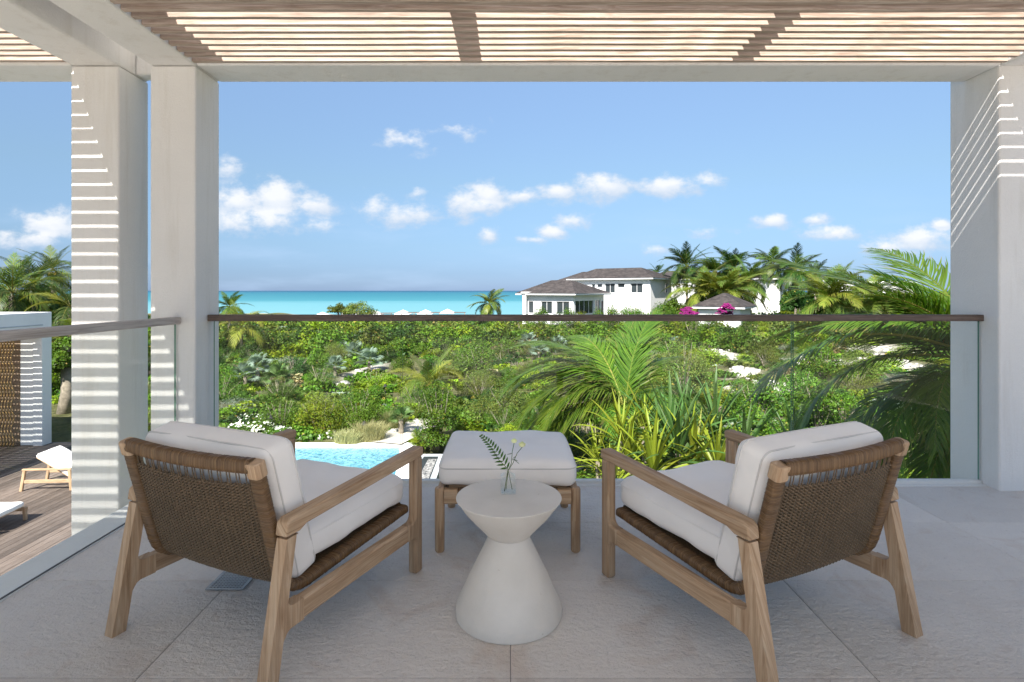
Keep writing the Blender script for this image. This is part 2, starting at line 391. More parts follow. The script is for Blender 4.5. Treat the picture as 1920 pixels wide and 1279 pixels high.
M_PEBBLE = m_gravel('pebbles', (.05, .05, .055), (.5, .48, .46))

def m_terrain():
    m, t, b = mat('sandy_soil'); p = geo_pos(t)
    n1 = noise(t, p, .35, 6, .6); n2 = noise(t, p, 3.0, 6, .65); n3 = noise(t, p, 14, 4, .7)
    at = N(t, 'ShaderNodeAttribute', attribute_name='Col'); sp = N(t, 'ShaderNodeSeparateColor'); t.links.new(at.outputs['Color'], sp.inputs[0])
    sand = ramp(t, n2, [(.3, (.27, .24, .18)), (.45, (.42, .385, .33)), (.6, (.52, .49, .44)), (.8, (.36, .33, .26))])
    soil = ramp(t, n2, [(.35, (.055, .06, .025)), (.55, (.11, .11, .045)), (.75, (.20, .18, .10))])
    f = MATH(t, 'ADD', MATH(t, 'MULTIPLY', sp.outputs[0], 1.4), MATH(t, 'MULTIPLY', MATH(t, 'SUBTRACT', n1, .5), .6), clamp=True)
    c = MIXC(t, f, soil, sand); t.links.new(c, b.inputs['Base Color']); setp(b, Roughness=.95); b.inputs['Specular IOR Level'].default_value = .1
    bump(t, b, MATH(t, 'ADD', n2, n3), .9, .08); return m
M_TERRAIN = m_terrain()
M_PATH = m_simple('pale_sand_path', (.50, .46, .40), .95, noise_amt=.12, sc=6)
M_ROCK = m_simple('limestone', (.46, .44, .40), .9, noise_amt=.2, sc=5)

def m_sea():
    m, t, b = mat('turquoise_sea'); g = N(t, 'ShaderNodeNewGeometry'); sp = N(t, 'ShaderNodeSeparateXYZ'); t.links.new(g.outputs['Position'], sp.inputs[0])
    y = MATH(t, 'MAXIMUM', sp.outputs[1], 60)
    q = MATH(t, 'DIVIDE', 8352.0 / 50.0, y)            # 0 far ... 1 near shore
    mp = N(t, 'ShaderNodeMapping'); mp.inputs['Scale'].default_value = (.0012, .004, 1); t.links.new(g.outputs['Position'], mp.inputs[0])
    n = noise(t, mp.outputs[0], 2.0, 5, .6)
    q = MATH(t, 'ADD', q, MATH(t, 'MULTIPLY', MATH(t, 'SUBTRACT', n, .5), MATH(t, 'MULTIPLY', q, .55)))
    c = ramp(t, q, [(0.0, (.012, .055, .12)), (.035, (.012, .075, .13)), (.07, (.014, .115, .165)), (.20, (.024, .15, .19)), (.36, (.04, .185, .225)), (.46, (.10, .265, .30)), (.9, (.13, .29, .315))])
    t.links.new(c, b.inputs['Base Color']); setp(b, Roughness=.45); b.inputs['Specular IOR Level'].default_value = .12
    w = noise(t, geo_pos(t, (.15, .5, 1)), 1.0, 3); bump(t, b, w, .3, .6)
    return m
M_SEA = m_sea()
def m_pool():
    m, t, b = mat('pool_water'); p = geo_pos(t)
    wv = noise(t, p, 5.5, 4, .65, 1.2); v = N(t, 'ShaderNodeTexVoronoi', feature='F1'); v.inputs['Scale'].default_value = 7
    dv = N(t, 'ShaderNodeVectorMath', operation='ADD'); t.links.new(p, dv.inputs[0])
    nc = N(t, 'ShaderNodeTexNoise'); nc.inputs['Scale'].default_value = 3; t.links.new(p, nc.inputs['Vector']); t.links.new(nc.outputs['Color'], dv.inputs[1]); t.links.new(dv.outputs[0], v.inputs['Vector'])
    f = MATH(t, 'ADD', MATH(t, 'MULTIPLY', wv, .6), MATH(t, 'MULTIPLY', v.outputs['Distance'], .8))
    c = ramp(t, f, [(.35, (.022, .14, .215)), (.58, (.05, .21, .29)), (.8, (.15, .37, .43))])
    t.links.new(c, b.inputs['Base Color']); setp(b, Roughness=.12); b.inputs['IOR'].default_value = 1.33
    bump(t, b, f, .35, .05); return m
M_POOL = m_pool()
M_SHINGLE = None
def m_shingle():
    m, t, b = mat('cedar_shingle'); p = geo_pos(t, (1, 1, 1)); n = noise(t, p, 1.1, 5, .6); v = N(t, 'ShaderNodeTexVoronoi'); v.inputs['Scale'].default_value = 3.2; t.links.new(p, v.inputs['Vector'])
    sp = N(t, 'ShaderNodeSeparateColor'); t.links.new(v.outputs['Color'], sp.inputs[0])
    c = ramp(t, MATH(t, 'ADD', MATH(t, 'MULTIPLY', n, .7), MATH(t, 'MULTIPLY', sp.outputs[0], .3)), [(.25, (.024, .020, .019)), (.5, (.046, .038, .036)), (.8, (.085, .072, .068))])
    t.links.new(c, b.inputs['Base Color']); setp(b, Roughness=.9); return m
M_SHINGLE = m_shingle()
M_PANE = m_simple('dark_window_glass', (.035, .045, .05), .08, spec=.8)
M_PANEL = m_simple('solar_blue', (.03, .07, .18), .2)
M_DOOR = m_simple('dark_red_door', (.13, .035, .02), .5)
M_UMB = m_simple('white_umbrella_canvas', (.8, .79, .77), .9)
M_BARK = m_simple('grey_palm_bark', (.26, .22, .17), .9, noise_amt=.35, sc=9)

def m_leaf(name, trans=.3, rough=.45, spec=.35):
    m = bpy.data.materials.new(name); m.use_nodes = True; t = m.node_tree; b = t.nodes['Principled BSDF']; out = t.nodes['Material Output']
    at = N(t, 'ShaderNodeAttribute', attribute_name='Col'); oi = N(t, 'ShaderNodeObjectInfo')
    hs = N(t, 'ShaderNodeHueSaturation'); t.links.new(at.outputs['Color'], hs.inputs['Color'])
    t.links.new(MATH(t, 'MULTIPLY_ADD', oi.outputs['Random'], .03, .485), hs.inputs['Hue'])
    t.links.new(MATH(t, 'MULTIPLY_ADD', oi.outputs['Random'], .5, .75), hs.inputs['Value'])
    t.links.new(hs.outputs[0], b.inputs['Base Color']); setp(b, Roughness=rough); b.inputs['Specular IOR Level'].default_value = spec
    tl = N(t, 'ShaderNodeBsdfTranslucent'); c2 = MIXC(t, 1.0, hs.outputs[0], (1.25, 1.3, .6), 'MULTIPLY'); t.links.new(c2, tl.inputs[0])
    mx = N(t, 'ShaderNodeMixShader'); mx.inputs[0].default_value = trans
    t.links.new(b.outputs[0], mx.inputs[1]); t.links.new(tl.outputs[0], mx.inputs[2]); t.links.new(mx.outputs[0], out.inputs[0]); return m
M_LEAF = m_leaf('shrub_leaf', .22, .5, .2); M_FROND = m_leaf('palm_leaflet', .28, .42, .28)
M_PETAL = m_leaf('petal', .3, .7, .2)

# ------------------------------------------------------------------ the ground
def smooth01(t): t = np.clip(t, 0, 1); return t * t * (3 - 2 * t)
def coast(x): return 108 + 420 * smooth01((np.asarray(x, float) - 12) / 40.0) + 60 * smooth01((-np.asarray(x, float) - 30) / 40)
def ground(x, y):
    x = np.asarray(x, float); y = np.asarray(y, float)
    drop = 1.85 - 1.15 * smooth01((x - 10) / 18.0)
    z = -3.07 - drop * smooth01((y - 24) / 52.0)
    und = .32 * np.sin(x * .21 + 1.3) * np.sin(y * .17 + .4) + .22 * np.sin(x * .43 + y * .31) + .16 * np.sin(x * .9 - y * .63 + 2)
    z = z + und * smooth01((y - 18) / 12.0) * (1 - .6 * smooth01((y - 70) / 30))
    z = np.where((x < -1.7) & (x > -21) & (y > 3) & (y < 15.4), z - .7, z)
    c = coast(x)
    z = z - 2.0 * smooth01((y - (c - 12)) / 22.0) - 6.0 * smooth01((y - (c + 26)) / 60.0)
    return z
def ground_at(px, py):
    """where the sight line through a pixel meets the ground"""
    lo = 6.0; sx = (px - CX) / FPX; sz = -(py - CY) / FPX
    yv = np.linspace(6, 160, 3000); zr = CAMZ + yv * sz; g = ground(sx * yv, yv)
    i = np.argmax(zr < g); y = yv[i] if (zr < g).any() else 110
    return float(sx * y), float(y)

SAND = [(684, 694, 22, 10), (648, 722, 12, 5), (725, 627, 26, 5), (775, 655, 42, 11), (1398, 698, 28, 9), (1372, 735, 14, 14), (1585, 690, 40, 12), (1672, 688, 36, 18),
        (1388, 674, 34, 12), (1460, 732, 38, 12), (1330, 662, 30, 6), (1740, 700, 40, 16), (735, 816, 34, 13), (705, 836, 24, 6), (1100, 880, 16, 22), (1640, 660, 60, 8), (1500, 690, 22, 10), (1290, 655, 28, 4)]
SANDW = []
for (px, py, rx, ry) in SAND:
    cx, cy = ground_at(px, py); x1, y1 = ground_at(px, py - ry); x2, y2 = ground_at(px, py + ry)
    SANDW.append((cx, cy, rx * cy / FPX, max(abs(y1 - y2) / 2, .5)))
def sandmask(x, y):
    x = np.asarray(x, float); m = np.zeros_like(x)
    for (cx, cy, rx, ry) in SANDW:
        d = ((x - cx) / rx) ** 2 + ((y - cy) / ry) ** 2
        m = np.maximum(m, np.clip(1.35 - d, 0, 1))
    return m
def build_ground():
    xs = np.concatenate([[-6000, -2500, -1000, -500, -250, -160], np.linspace(-110, 110, 190), [130, 160, 220, 320, 500, 1000, 2500, 6000]])
    ys = np.concatenate([[-6000, -2500, -1000, -400, -200, -100, -50, -25, -10, 0, 5], np.linspace(8, 150, 240), [165, 190, 230, 300, 400, 500, 560, 640, 800]])
    X, Y = np.meshgrid(xs, ys); Z = ground(X, Y); nx = len(xs); ny = len(ys)
    V = np.stack([X, Y, Z], -1).reshape(-1, 3)
    i, j = np.meshgrid(np.arange(nx - 1), np.arange(ny - 1)); a = (j * nx + i).ravel()
    F = np.stack([a, a + 1, a + nx + 1, a + nx], -1)
    sm = sandmask(V[:, 0], V[:, 1]); c = coast(V[:, 0]); sm = np.maximum(sm, smooth01((V[:, 1] - (c - 10)) / 6))
    sm = np.maximum(sm, np.where(V[:, 1] < 6, .6, 0))
    o = link('ground', np_mesh('ground', V, F, np.stack([sm, sm, sm], -1), M_TERRAIN, True)); tag(o, kind='structure')
    s = MB(); s.add([(-30000, 60, -7.15), (30000, 60, -7.15), (30000, 32000, -7.15), (-30000, 32000, -7.15)], [(0, 1, 2, 3)])
    tag(s.build('sea', M_SEA), kind='structure')
build_ground()
def sand_path():
    pts = [ground_at(*q) for q in ((712, 836), (742, 820), (765, 808), (792, 799), (806, 790))]; wd = (.75, .62, .6, .6, .5); V = []; F = []
    for i, (x, y) in enumerate(pts):
        a = pts[min(i + 1, 4)]; b = pts[max(i - 1, 0)]; d = Vector((a[0] - b[0], a[1] - b[1], 0)).normalized(); n = Vector((-d.y, d.x, 0))
        for sd in (-1, 0, 1): q = Vector((x, y, 0)) + n * (sd * wd[i] * (1 + .15 * math.sin(i * 3 + sd))); V.append((q.x, q.y, -2.985 if y < 18 else float(ground(q.x, q.y)) + .06))
    for i in range(4):
        for k in range(2): F.append((i * 3 + k, i * 3 + k + 1, i * 3 + k + 4, i * 3 + k + 3))
    o = link('path', np_mesh('path', np.array(V), np.array(F), None, M_PATH, True)); tag(o, kind='structure')
sand_path()
PATHP = [ground_at(*q) for q in ((712, 836), (728, 828), (742, 820), (754, 814), (765, 808), (780, 803), (792, 799))]

# ------------------------------------------------------------------ the terrace structure
COLN, COLF = 3.40, 3.685      # near and far face of columns
BU, BT = 2.618, 3.20          # underside and top of beams
XB0, XB1 = -2.203, -1.925
XA0, XA1 = -2.69, -2.396
XR = 3.02
fl = empty('floor'); tag(fl, kind='structure')  # unseen part behind the camera is extended to bounce sunlight forward
s = MB(); s.box((-2.02, -7.5, -.30), (4.6, 3.50, -.017)); s.build('slab', M_DARK, fl)
s = MB(); s.box((-2.019, -7.4, -.0169), (4.59, 3.499, -.0028)); s.build('grout', M_GROUT, fl)
tile_me = {}
def tile(x0, x1, y0, y1):
    g = .0016; s = MB(); b = .002
    s.box((x0 + g, y0 + g, -.0165), (x1 - g, y1 - g, 0)); o = s.build('tile', M_FLOOR, fl, bevel=.0018, seg=1)
xs_t = [-2.018, -1.19, .01, 1.185, 2.36, 3.53, 4.58]
xs_t = [-2.018, -1.185, .004, 1.17, 2.336, 3.50, 4.58]
ys_t = [3.50] + [1284.0 / (979 - 545)]
y = ys_t[-1]
while y > -7.2: y -= .594; ys_t.append(y)
for i in range(len(ys_t) - 1):
    for k in range(len(xs_t) - 1): tile(xs_t[k], xs_t[k + 1], ys_t[i + 1], ys_t[i])
# outer white margin (ledge) beyond the glass
s = MB(); s.box((-2.20, -7.5, -.32), (-2.0195, 3.39, .004)); tag(s.build('side_ledge', M_LEDGE, bevel=.006), 'white stone ledge outside the left glass balustrade, above the timber deck', 'ledge')
s = MB(); s.box((-2.0238, 3.504, -.32), (4.6, 3.60, .004)); tag(s.build('front_ledge', M_LEDGE, bevel=.006), 'thin white stone ledge under the long front glass balustrade', 'ledge')

def wallbox(name, a, b, label, cat, m=None):
    s = MB(); s.box(a, b); o = s.build(name, m or M_PLASTER, bevel=.012, seg=2); tag(o, label, cat); return o
wallbox('column', (XA0, COLN, -3.07), (XA1, COLF, BU - .003), 'outer white stucco column at far left, striped with slatted sunlight', 'column')
wallbox('column', (XB0, COLN, -3.05), (XB1, COLF, BU - .003), 'white stucco column left of the sea view, inner one of the pair', 'column')
wallbox('column', (XR, COLN + .02, -3.0), (XR + .9, COLF + .12, BT - .004), 'wide white stucco column right of the view with diagonal light stripes', 'column')
wallbox('beam', (XA0, -1.9, BU), (XA1, COLF, BT), 'outer white stucco ceiling beam running back over the left column', 'beam')
wallbox('beam', (XB0, -1.9, BU), (XB1, COLF, BT), 'inner white stucco ceiling beam beside the left end of the slats', 'beam')
wallbox('beam', (XR, -1.9, BU), (XR + .3, COLN + .018, BT), 'white stucco ceiling beam at the right end of the slats', 'beam')
wallbox('beam', (XB1 + .002, COLN, BU), (XR - .002, COLF, BT), 'long white stucco beam across the top of the sea view', 'beam')
wallbox('beam', (-8.2, COLN, BU), (XA0 - .002, COLF, BT), 'short white stucco beam at upper left beyond the outer column', 'beam')
wallbox('beam', (XA1 + .002, COLN + .15, BU + .0), (XB0 - .002, COLF - .02, BT - .01), 'small white infill beam between the two left columns', 'beam')
rf = empty('roof'); tag(rf, kind='structure')  # out of view; rear and right edges cut short to let light in
s = MB(); s.box((XB0, -1.9, BT + .002), (XR + .31, 2.12, BT + .2)); s.box((-8.2, -1.9, BT + .002), (XA1 - .1, -.05, BT + .2)); s.box((XA1 - .098, -1.9, BT + .002), (XB0 - .002, 2.85, BT + .2)); s.build('roof_slab', M_WHITE, rf)
s = MB(); s.box((XB1 + .003, -1.9, BU + .06), (XR - .003, 1.15, BU + .10)); s.build('ceiling_panel', M_WHITE, rf)

def pergola(x0, x1, ya, yb, rafters, label, xcut):
    p = empty('pergola', (0, 0, 0)); tag(p, label, 'pergola')
    y = yb; me = []
    for k in range(4):
        s = MB(); hw = (x1 - x0) / 2
        n = 9; pts = []
        # slightly warped bar made of short lengths
        ph = random.random() * 6
        s0 = MB(); ring = []; off = random.random() * 20
        for i in range(n):
            xx = -hw + 2 * hw * i / (n - 1); dy = .0022 * math.sin(i * .9 + ph); dz = .0016 * math.sin(i * .7 + ph * 2)
            ring.append([(xx, dy - .0145, dz), (xx, dy + .0145, dz), (xx, dy + .0145, dz + .044), (xx, dy - .0145, dz + .044)])
        for i in range(n - 1):
            a = ring[i]; b = ring[i + 1]
            for q in range(4):
                r = (q + 1) % 4; u0 = a[0][0] + hw + off; u1 = b[0][0] + hw + off; v0 = q * .05 + off
                s0.add([a[q], b[q], b[r], a[r]], [(0, 1, 2, 3)], [[(u0, v0), (u1, v0), (u1, v0 + .04), (u0, v0 + .04)]])
        s0.add(ring[0], [(0, 1, 2, 3)]); s0.add(ring[-1], [(3, 2, 1, 0)])
        me.append(s0.mesh('slat', M_SLAT))
    i = 0
    while y > ya:
        o = link('slat', random.choice(me), p); o.location = ((x0 + x1) / 2, y - .02, BU + .008 + random.uniform(-.001, .001)); y -= .0762
        i += 1
    for xr in rafters:
        s = MB(); s.beam((xr + .0225, ya, BU + .19), (xr + .0225, yb + .02, BU + .19), .045, .25, ch=.03); s.build('rafter', M_RAFT, p)
    return p
pergola(XB1 + .004, XR - .004, 1.18, COLN - .012, [-.315, 1.333], 'timber slat pergola ceiling over the two armchairs, sunlit between the rafters', 0)
pergola(-8.2, XA0 - .004, -.6, COLN - .012, [-4.3, -5.95], 'timber slat pergola ceiling seen at the upper left corner', 0)

# balustrades
def front_balustrade():
    b = empty('glass_balustrade', (.55, 3.56, 0)); tag(b, 'long front glass balustrade with dark timber handrail facing the sea', 'balustrade')
    zt = CAMZ - 45 * 3.56 / FPX
    def loc(x): return x - .55
    s = MB(); s.beam((loc(-1.92), 0, zt - .0205), (loc(XR + .005), 0, zt - .0205), .06, .041, ch=.10); s.build('handrail', M_RAIL, b)
    cuts = [-1.90, -.690, 1.815, XR - .004]
    for i in range(3):
        s = MB(); s.box((loc(cuts[i]) + .006, -.006, .006), (loc(cuts[i + 1]) - .006, .006, zt - .041))
        o = s.build('glass_panel', [M_GLASS, M_GEDGE], b)
        for f in o.data.polygons:
            if abs(f.normal.x) > .5: f.material_index = 1
    s = MB(); s.box((loc(-1.90), -.02, -.02), (loc(XR - .004), .02, .022)); s.build('base_channel', M_LEDGE, b)
def side_balustrade():
    b = empty('glass_balustrade', (-2.04, 1.0, 0)); tag(b, 'left side glass balustrade with silvery weathered handrail above the deck', 'balustrade')
    s = MB(); s.beam((0, -2.2, 1.052), (0, 2.39, 1.052), .062, .042, ch=.10); s.build('handrail', M_RAILG, b)
    for (y0, y1) in ((-2.2, .30), (.312, 2.385)):
        s = MB(); s.box((-.006, y0, .006), (.006, y1, 1.031)); o = s.build('glass_panel', [M_GLASS, M_GEDGE], b)
        for f in o.data.polygons:
            if abs(f.normal.y) > .5: f.material_index = 1
    s = MB(); s.box((.0095, -2.2, .0045), (.016, 2.39, .009)); s.build('base_channel', M_SEAL, b)
front_balustrade(); side_balustrade()

# floor drain
dr = empty('floor_drain', (-1.175, 2.36, 0), 0, 'square perforated steel floor drain beside the left armchair', 'drain')
s = MB(); s.box((-.075, -.075, .0005), (.075, .075, .0025)); s.build('pan', M_DARK, dr)
s = MB()
for k in range(-5, 6):
    s.box((k * .0135 - .0028, -.07, .0026), (k * .0135 + .0028, .07, .0055)); s.box((-.07, k * .0135 - .0028, .0024), (.07, k * .0135 + .0028, .0053))
for a, b_ in (((-.078, -.078, .0022), (.078, -.066, .006)), ((-.078, .066, .0022), (.078, .078, .006)), ((-.078, -.0658, .0022), (-.066, .0658, .006)), ((.066, -.0658, .0022), (.078, .0658, .006))): s.box(a, b_)
s.build('grate', M_STEEL, dr)

# ------------------------------------------------------------------ cushions
def cushion_mesh(name, sx, sy, sz, r, puff, seed, n=26, sagf=None):
    """rounded box centred at the origin; puffed faces and soft wrinkles"""
    V = []; F = []; idx = {}
    hx, hy, hz = sx / 2, sy / 2, sz / 2
    rr = random.Random(seed); ph = [rr.uniform(0, 6) for _ in range(8)]
    def key(p): return tuple(round(c, 5) for c in p)
    def vid(p):
        k = key(p)
        if k not in idx:
            idx[k] = len(V); q = Vector(p)
            inner = Vector((max(-hx + r, min(hx - r, q.x)), max(-hy + r, min(hy - r, q.y)), max(-hz + r, min(hz - r, q.z))))
            d = q - inner
            if d.length > 1e-6: q = inner + d.normalized() * r
            u, v, w = q.x / hx, q.y / hy, q.z / hz
            fz = max(0, 1 - u ** 4) * max(0, 1 - v ** 4); q.z += math.copysign(puff * fz * abs(w), w)
            q.x += math.copysign(puff * .35, u) * max(0, 1 - v * v) * (1 - w * w) * (abs(u) ** 6)
            q.y += math.copysign(puff * .35, v) * max(0, 1 - u * u) * (1 - w * w) * (abs(v) ** 6)
            wr = .0030 * math.sin(17 * q.x + 9 * q.y + ph[0] + 1.2 * math.sin(7 * q.y)) + .0014 * math.sin(55 * q.y + 3 * math.sin(9 * q.x)) * (abs(u) ** 3) + .0016 * math.sin(31 * q.y - 13 * q.x + ph[1]) + .0012 * math.sin(40 * q.x + 22 * q.z + ph[2])
            q.z += wr; q.y += wr * .6
            if sagf: q = sagf(q)
            V.append(tuple(q))
        return idx[k]
    def steps(h, m):
        # denser near edges
        return [(-h + 2 * h * (0.5 - 0.5 * math.cos(math.pi * i / m)) * .55 + 2 * h * (i / m) * .45) if 0 < i < m else (-h if i == 0 else h) for i in range(m + 1)]
    X, Y, Z = steps(hx, n), steps(hy, n), steps(hz, 10)
    def face(A, B, fn, flip):
        for i in range(len(A) - 1):
            for j in range(len(B) - 1):
                q = [vid(fn(A[i], B[j])), vid(fn(A[i + 1], B[j])), vid(fn(A[i + 1], B[j + 1])), vid(fn(A[i], B[j + 1]))]
                F.append(tuple(reversed(q)) if flip else tuple(q))
    face(X, Y, lambda a, b: (a, b, hz), False); face(X, Y, lambda a, b: (a, b, -hz), True)
    face(X, Z, lambda a, b: (a, -hy, b), False); face(X, Z, lambda a, b: (a, hy, b), True)
    face(Y, Z, lambda a, b: (hx, a, b), False); face(Y, Z, lambda a, b: (-hx, a, b), True)
    me = bpy.data.meshes.new(name); me.from_pydata(V, [], F); me.materials.append(M_FABRIC); me.polygons.foreach_set('use_smooth', [True] * len(F)); me.update(); return me
def seam(sx, sy, z, r, puff, rad=.0022, hz=.06):
    dz = max(0, abs(z) - (hz - r)); ins = r - math.sqrt(max(0, r * r - dz * dz)); wf = max(0, 1 - (z / hz) ** 2)
    hx, hy = sx / 2 - ins, sy / 2 - ins; puff *= wf; pts = []
    for (cx, cy, a0) in ((hx - r, hy - r, 0), (-hx + r, hy - r, 90), (-hx + r, -hy + r, 180), (hx - r, -hy + r, 270)):
        for k in range(6): a = R(a0 + 90 * k / 5); pts.append([cx + r * math.cos(a), cy + r * math.sin(a), z])
    pts.append(pts[0]); out = []
    for i in range(len(pts) - 1):
        for k in range(6):
            f = k / 6; p = [pts[i][c] * (1 - f) + pts[i + 1][c] * f for c in range(3)]
            u, v = p[0] / hx, p[1] / hy
            p[0] += math.copysign(puff * .35, u) * max(0, 1 - v * v) * abs(u) ** 6; p[1] += math.copysign(puff * .35, v) * max(0, 1 - u * u) * abs(v) ** 6
            out.append(p)
    out.append(out[0]); s = MB(); s.tube(out, rad, 5, cap=False); return s

# ------------------------------------------------------------------ lounge chair
CW, CL = .74, .84
def arc(c, r, a0, a1, n=5): return [(c[0] + r * math.cos(R(a0 + (a1 - a0) * k / n)), c[1] + r * math.sin(R(a0 + (a1 - a0) * k / n))) for k in range(n + 1)]
def wrapped_tube(path, wx, wz, pitch=.0052, ridge=.0012):
    """tube wrapped with cane: rounded rectangular section, tiny ridges along the path"""
    P = [Vector(p) for p in path]; L = [0]
    for i in range(1, len(P)): L.append(L[-1] + (P[i] - P[i - 1]).length)
    def at(d):
        for i in range(1, len(P)):
            if d <= L[i] or i == len(P) - 1:
                f = (d - L[i - 1]) / (L[i] - L[i - 1]); f = min(1, max(0, f)); return P[i - 1].lerp(P[i], f)
    n = int(L[-1] / pitch) * 2; s = MB(); vs = []; sides = 12; fs = []; uv = []
    ref = None; rr = random.Random(3); jit = 1
    for i in range(n + 1):
        d = L[-1] * i / n; p = at(d); t = (at(min(L[-1], d + .02)) - at(max(0, d - .02))).normalized()
        X = Vector((1, 0, 0)) if abs(t.x) < .8 else Vector((0, 1, 0)); X = (X - t * X.dot(t)).normalized(); Zv = t.cross(X)
        if i % 2 == 0: jit = rr.uniform(.6, 1.5)
        e = ridge * jit if i % 2 else 0
        for k in range(sides):
            a = 2 * math.pi * (k + .5) / sides; c, sn = math.cos(a), math.sin(a); pw = .55
            x = math.copysign(abs(c) ** pw, c) * (wx / 2 + e); z = math.copysign(abs(sn) ** pw, sn) * (wz / 2 + e); vs.append(p + X * x + Zv * z)
    for i in range(n):
        for k in range(sides):
            k2 = (k + 1) % sides; fs.append((i * sides + k, (i + 1) * sides + k, (i + 1) * sides + k2, i * sides + k2))
            d0 = L[-1] * i / n; d1 = L[-1] * (i + 1) / n; uv.append([(d0, k * .01), (d1, k * .01), (d1, k * .01 + .01), (d0, k * .01 + .01)])
    s.add(vs, fs, uv); return s

def make_chair(label):
    ch = empty('lounge_armchair'); tag(ch, label, 'armchair')
    h2, l2 = CW / 2, CL / 2
    rz0, rz1 = .162, .232
    legw = .043
    # rear leg outline (y,z), leaning forward a little, with rounded stub for the lower rail
    def rear():
        b0, b1, t0, t1, zt = -l2 - .026, -l2 + .024, -l2 + .062, -l2 + .110, .497
        fr = lambda z: b1 + (t1 - b1) * z / zt
        r = .028; st = fr(.2) + .075
        o = [(b0, 0), (b1, 0), (fr(rz0 - r), rz0 - r)]
        y = fr(rz0); o += [(y + r * (1 - math.cos(R(a))), rz0 - r + r * math.sin(R(a))) for a in (25, 50, 75)]
        o += [(y + r, rz0), (st, rz0), (st, rz1), (fr(rz1) + r, rz1)]
        y = fr(rz1); o += [(y + r * (1 - math.sin(R(a))), rz1 + r - r * math.cos(R(a))) for a in (15, 40, 65)]
        o += [(fr(rz1 + r), rz1 + r), (fr(zt - .047), zt - .047), (t1, zt - .047 + .003), (t0 - .002, zt - .047)]
        return o, st
    def front():
        f0, f1 = l2 - .052, l2 - .002; r = .028; st = f0 - .06
        o = [(f1, 0), (f1, .505), (f0, .505), (f0, rz1 + r)]
        o += [(f0 - r * (1 - math.cos(R(a))) , rz1 + r - r * math.sin(R(a))) for a in (25, 50, 75)]
        o += [(f0 - r, rz1), (st, rz1), (st, rz0), (f0 - r, rz0)]
        o += [(f0 - r * (1 - math.sin(R(a))), rz0 - r + r * math.cos(R(a))) for a in (15, 40, 65)]
        o += [(f0, rz0 - r), (f0, 0)]
        return o, st
    ro, rst = rear(); fo, fst = front()
    for sx in (-1, 1):
        x0, x1 = sx * h2 - legw / 2, sx * h2 + legw / 2
        s = MB(); s.extrude_x(ro, x0, x1); s.build('leg', M_TEAK, ch, bevel=.009, seg=3, autosm=40)
        s = MB(); s.extrude_x(fo, x0, x1); s.build('leg', M_TEAK, ch, bevel=.009, seg=3, autosm=40)
        s = MB(); s.beam((sx * h2, rst + .0004, (rz0 + rz1) / 2), (sx * h2, fst - .0004, (rz0 + rz1) / 2), legw - .001, rz1 - rz0 - .001, ch=.16); s.build('side_rail', M_TEAK, ch)
        # armrest
        ax0, ax1 = sx * h2 - .0245, sx * h2 + .0245
        o = [(-l2 + .054, .458), (-l2 + .060, .500), (-l2 + .078, .512), (l2 - .010, .548), (l2 + .001, .541), (l2 + .000, .507), (l2 - .052, .503), (-l2 + .145, .472), (-l2 + .115, .458)]
        s = MB(); s.extrude_x(o, ax0, ax1, gy=True); s.build('armrest', M_TEAK, ch, bevel=.008, seg=3, autosm=40)
    # shell
    zt, zb = .682, .232
    yt, yb = -l2 + .012, -l2 + .128
    bx = .312
    d = Vector((0, yb - yt, zb - zt)).normalized()
    P0 = Vector((0, yt, zt)); corner = Vector((0, yb, zb)); fr_end = Vector((0, l2 - .035, .272)); d2 = (fr_end - corner).normalized()
    rc = .085; a = corner - d * rc; b = corner + d2 * rc; mid = [(a.lerp(corner, t)).lerp(corner.lerp(b, t), t) for t in (0, .2, .4, .6, .8, 1)]
    side = [P0 + d * .03] + mid + [fr_end]
    for sx in (-1, 1):
        s = wrapped_tube([p + Vector((sx * bx, 0, 0)) for p in side], .052, .034); s.build('wrapped_side_frame', M_WRAP, ch, autosm=50)
        s = MB(); c = P0 + Vector((sx * bx, 0, 0)); s.beam(c - d * .020, c + d * .032, .057, .047, up=(0, 1, .3), ch=.2); s.build('corner_block', M_TEAK, ch, bevel=.006)
    # bowed top rail, front rail
    bow = .030
    def bowf(x): return bow * (1 - (x / bx) ** 2)
    pts = [Vector((x, yt - bowf(x) , zt + .004)) for x in np.linspace(-bx + .012, bx - .012, 13)]
    wrapped_tube(pts, .042, .045).build('wrapped_top_rail', M_WRAP, ch, autosm=50)
    pts = [Vector((x, fr_end.y, fr_end.z)) for x in (-bx + .026, 0, bx - .026)]
    wrapped_tube(pts, .034, .036).build('wrapped_front_rail', M_WRAP, ch, autosm=50)
    # weave surface, param d along side path (from top), x across; lies at the back / underside
    LP = [P0 + d * .03] + mid + [fr_end]; LL = [0]
    for i in range(1, len(LP)): LL.append(LL[-1] + (LP[i] - LP[i - 1]).length)
    tot = LL[-1]
    def surf(dist, x, off=0):
        for i in range(1, len(LP)):
            if dist <= LL[i] or i == len(LP) - 1:
                f = (dist - LL[i - 1]) / (LL[i] - LL[i - 1]); p = LP[i - 1].lerp(LP[i], f); break
        e = .03; q0 = pathp(dist - e); q1 = pathp(dist + e); tn = (q1 - q0).normalized(); nrm = -Vector((1, 0, 0)).cross(tn)  # outward: back / down
        k = max(0, 1 - dist / .42)
        sag = bowf(x) * (k if dist < .42 else 0) + .012 * (1 - (x / bx) ** 2) * min(1, dist / .2)
        return p + nrm * (off + sag - .004) + Vector((x, 0, 0))
    def pathp(dist):
        dist = max(0, min(tot, dist))
        for i in range(1, len(LP)):
            if dist <= LL[i] or i == len(LP) - 1:
                return LP[i - 1].lerp(LP[i], (dist - LL[i - 1]) / (LL[i] - LL[i - 1]))
    nw = 31; wx = np.linspace(-bx + .035, bx - .035, nw); s = MB()
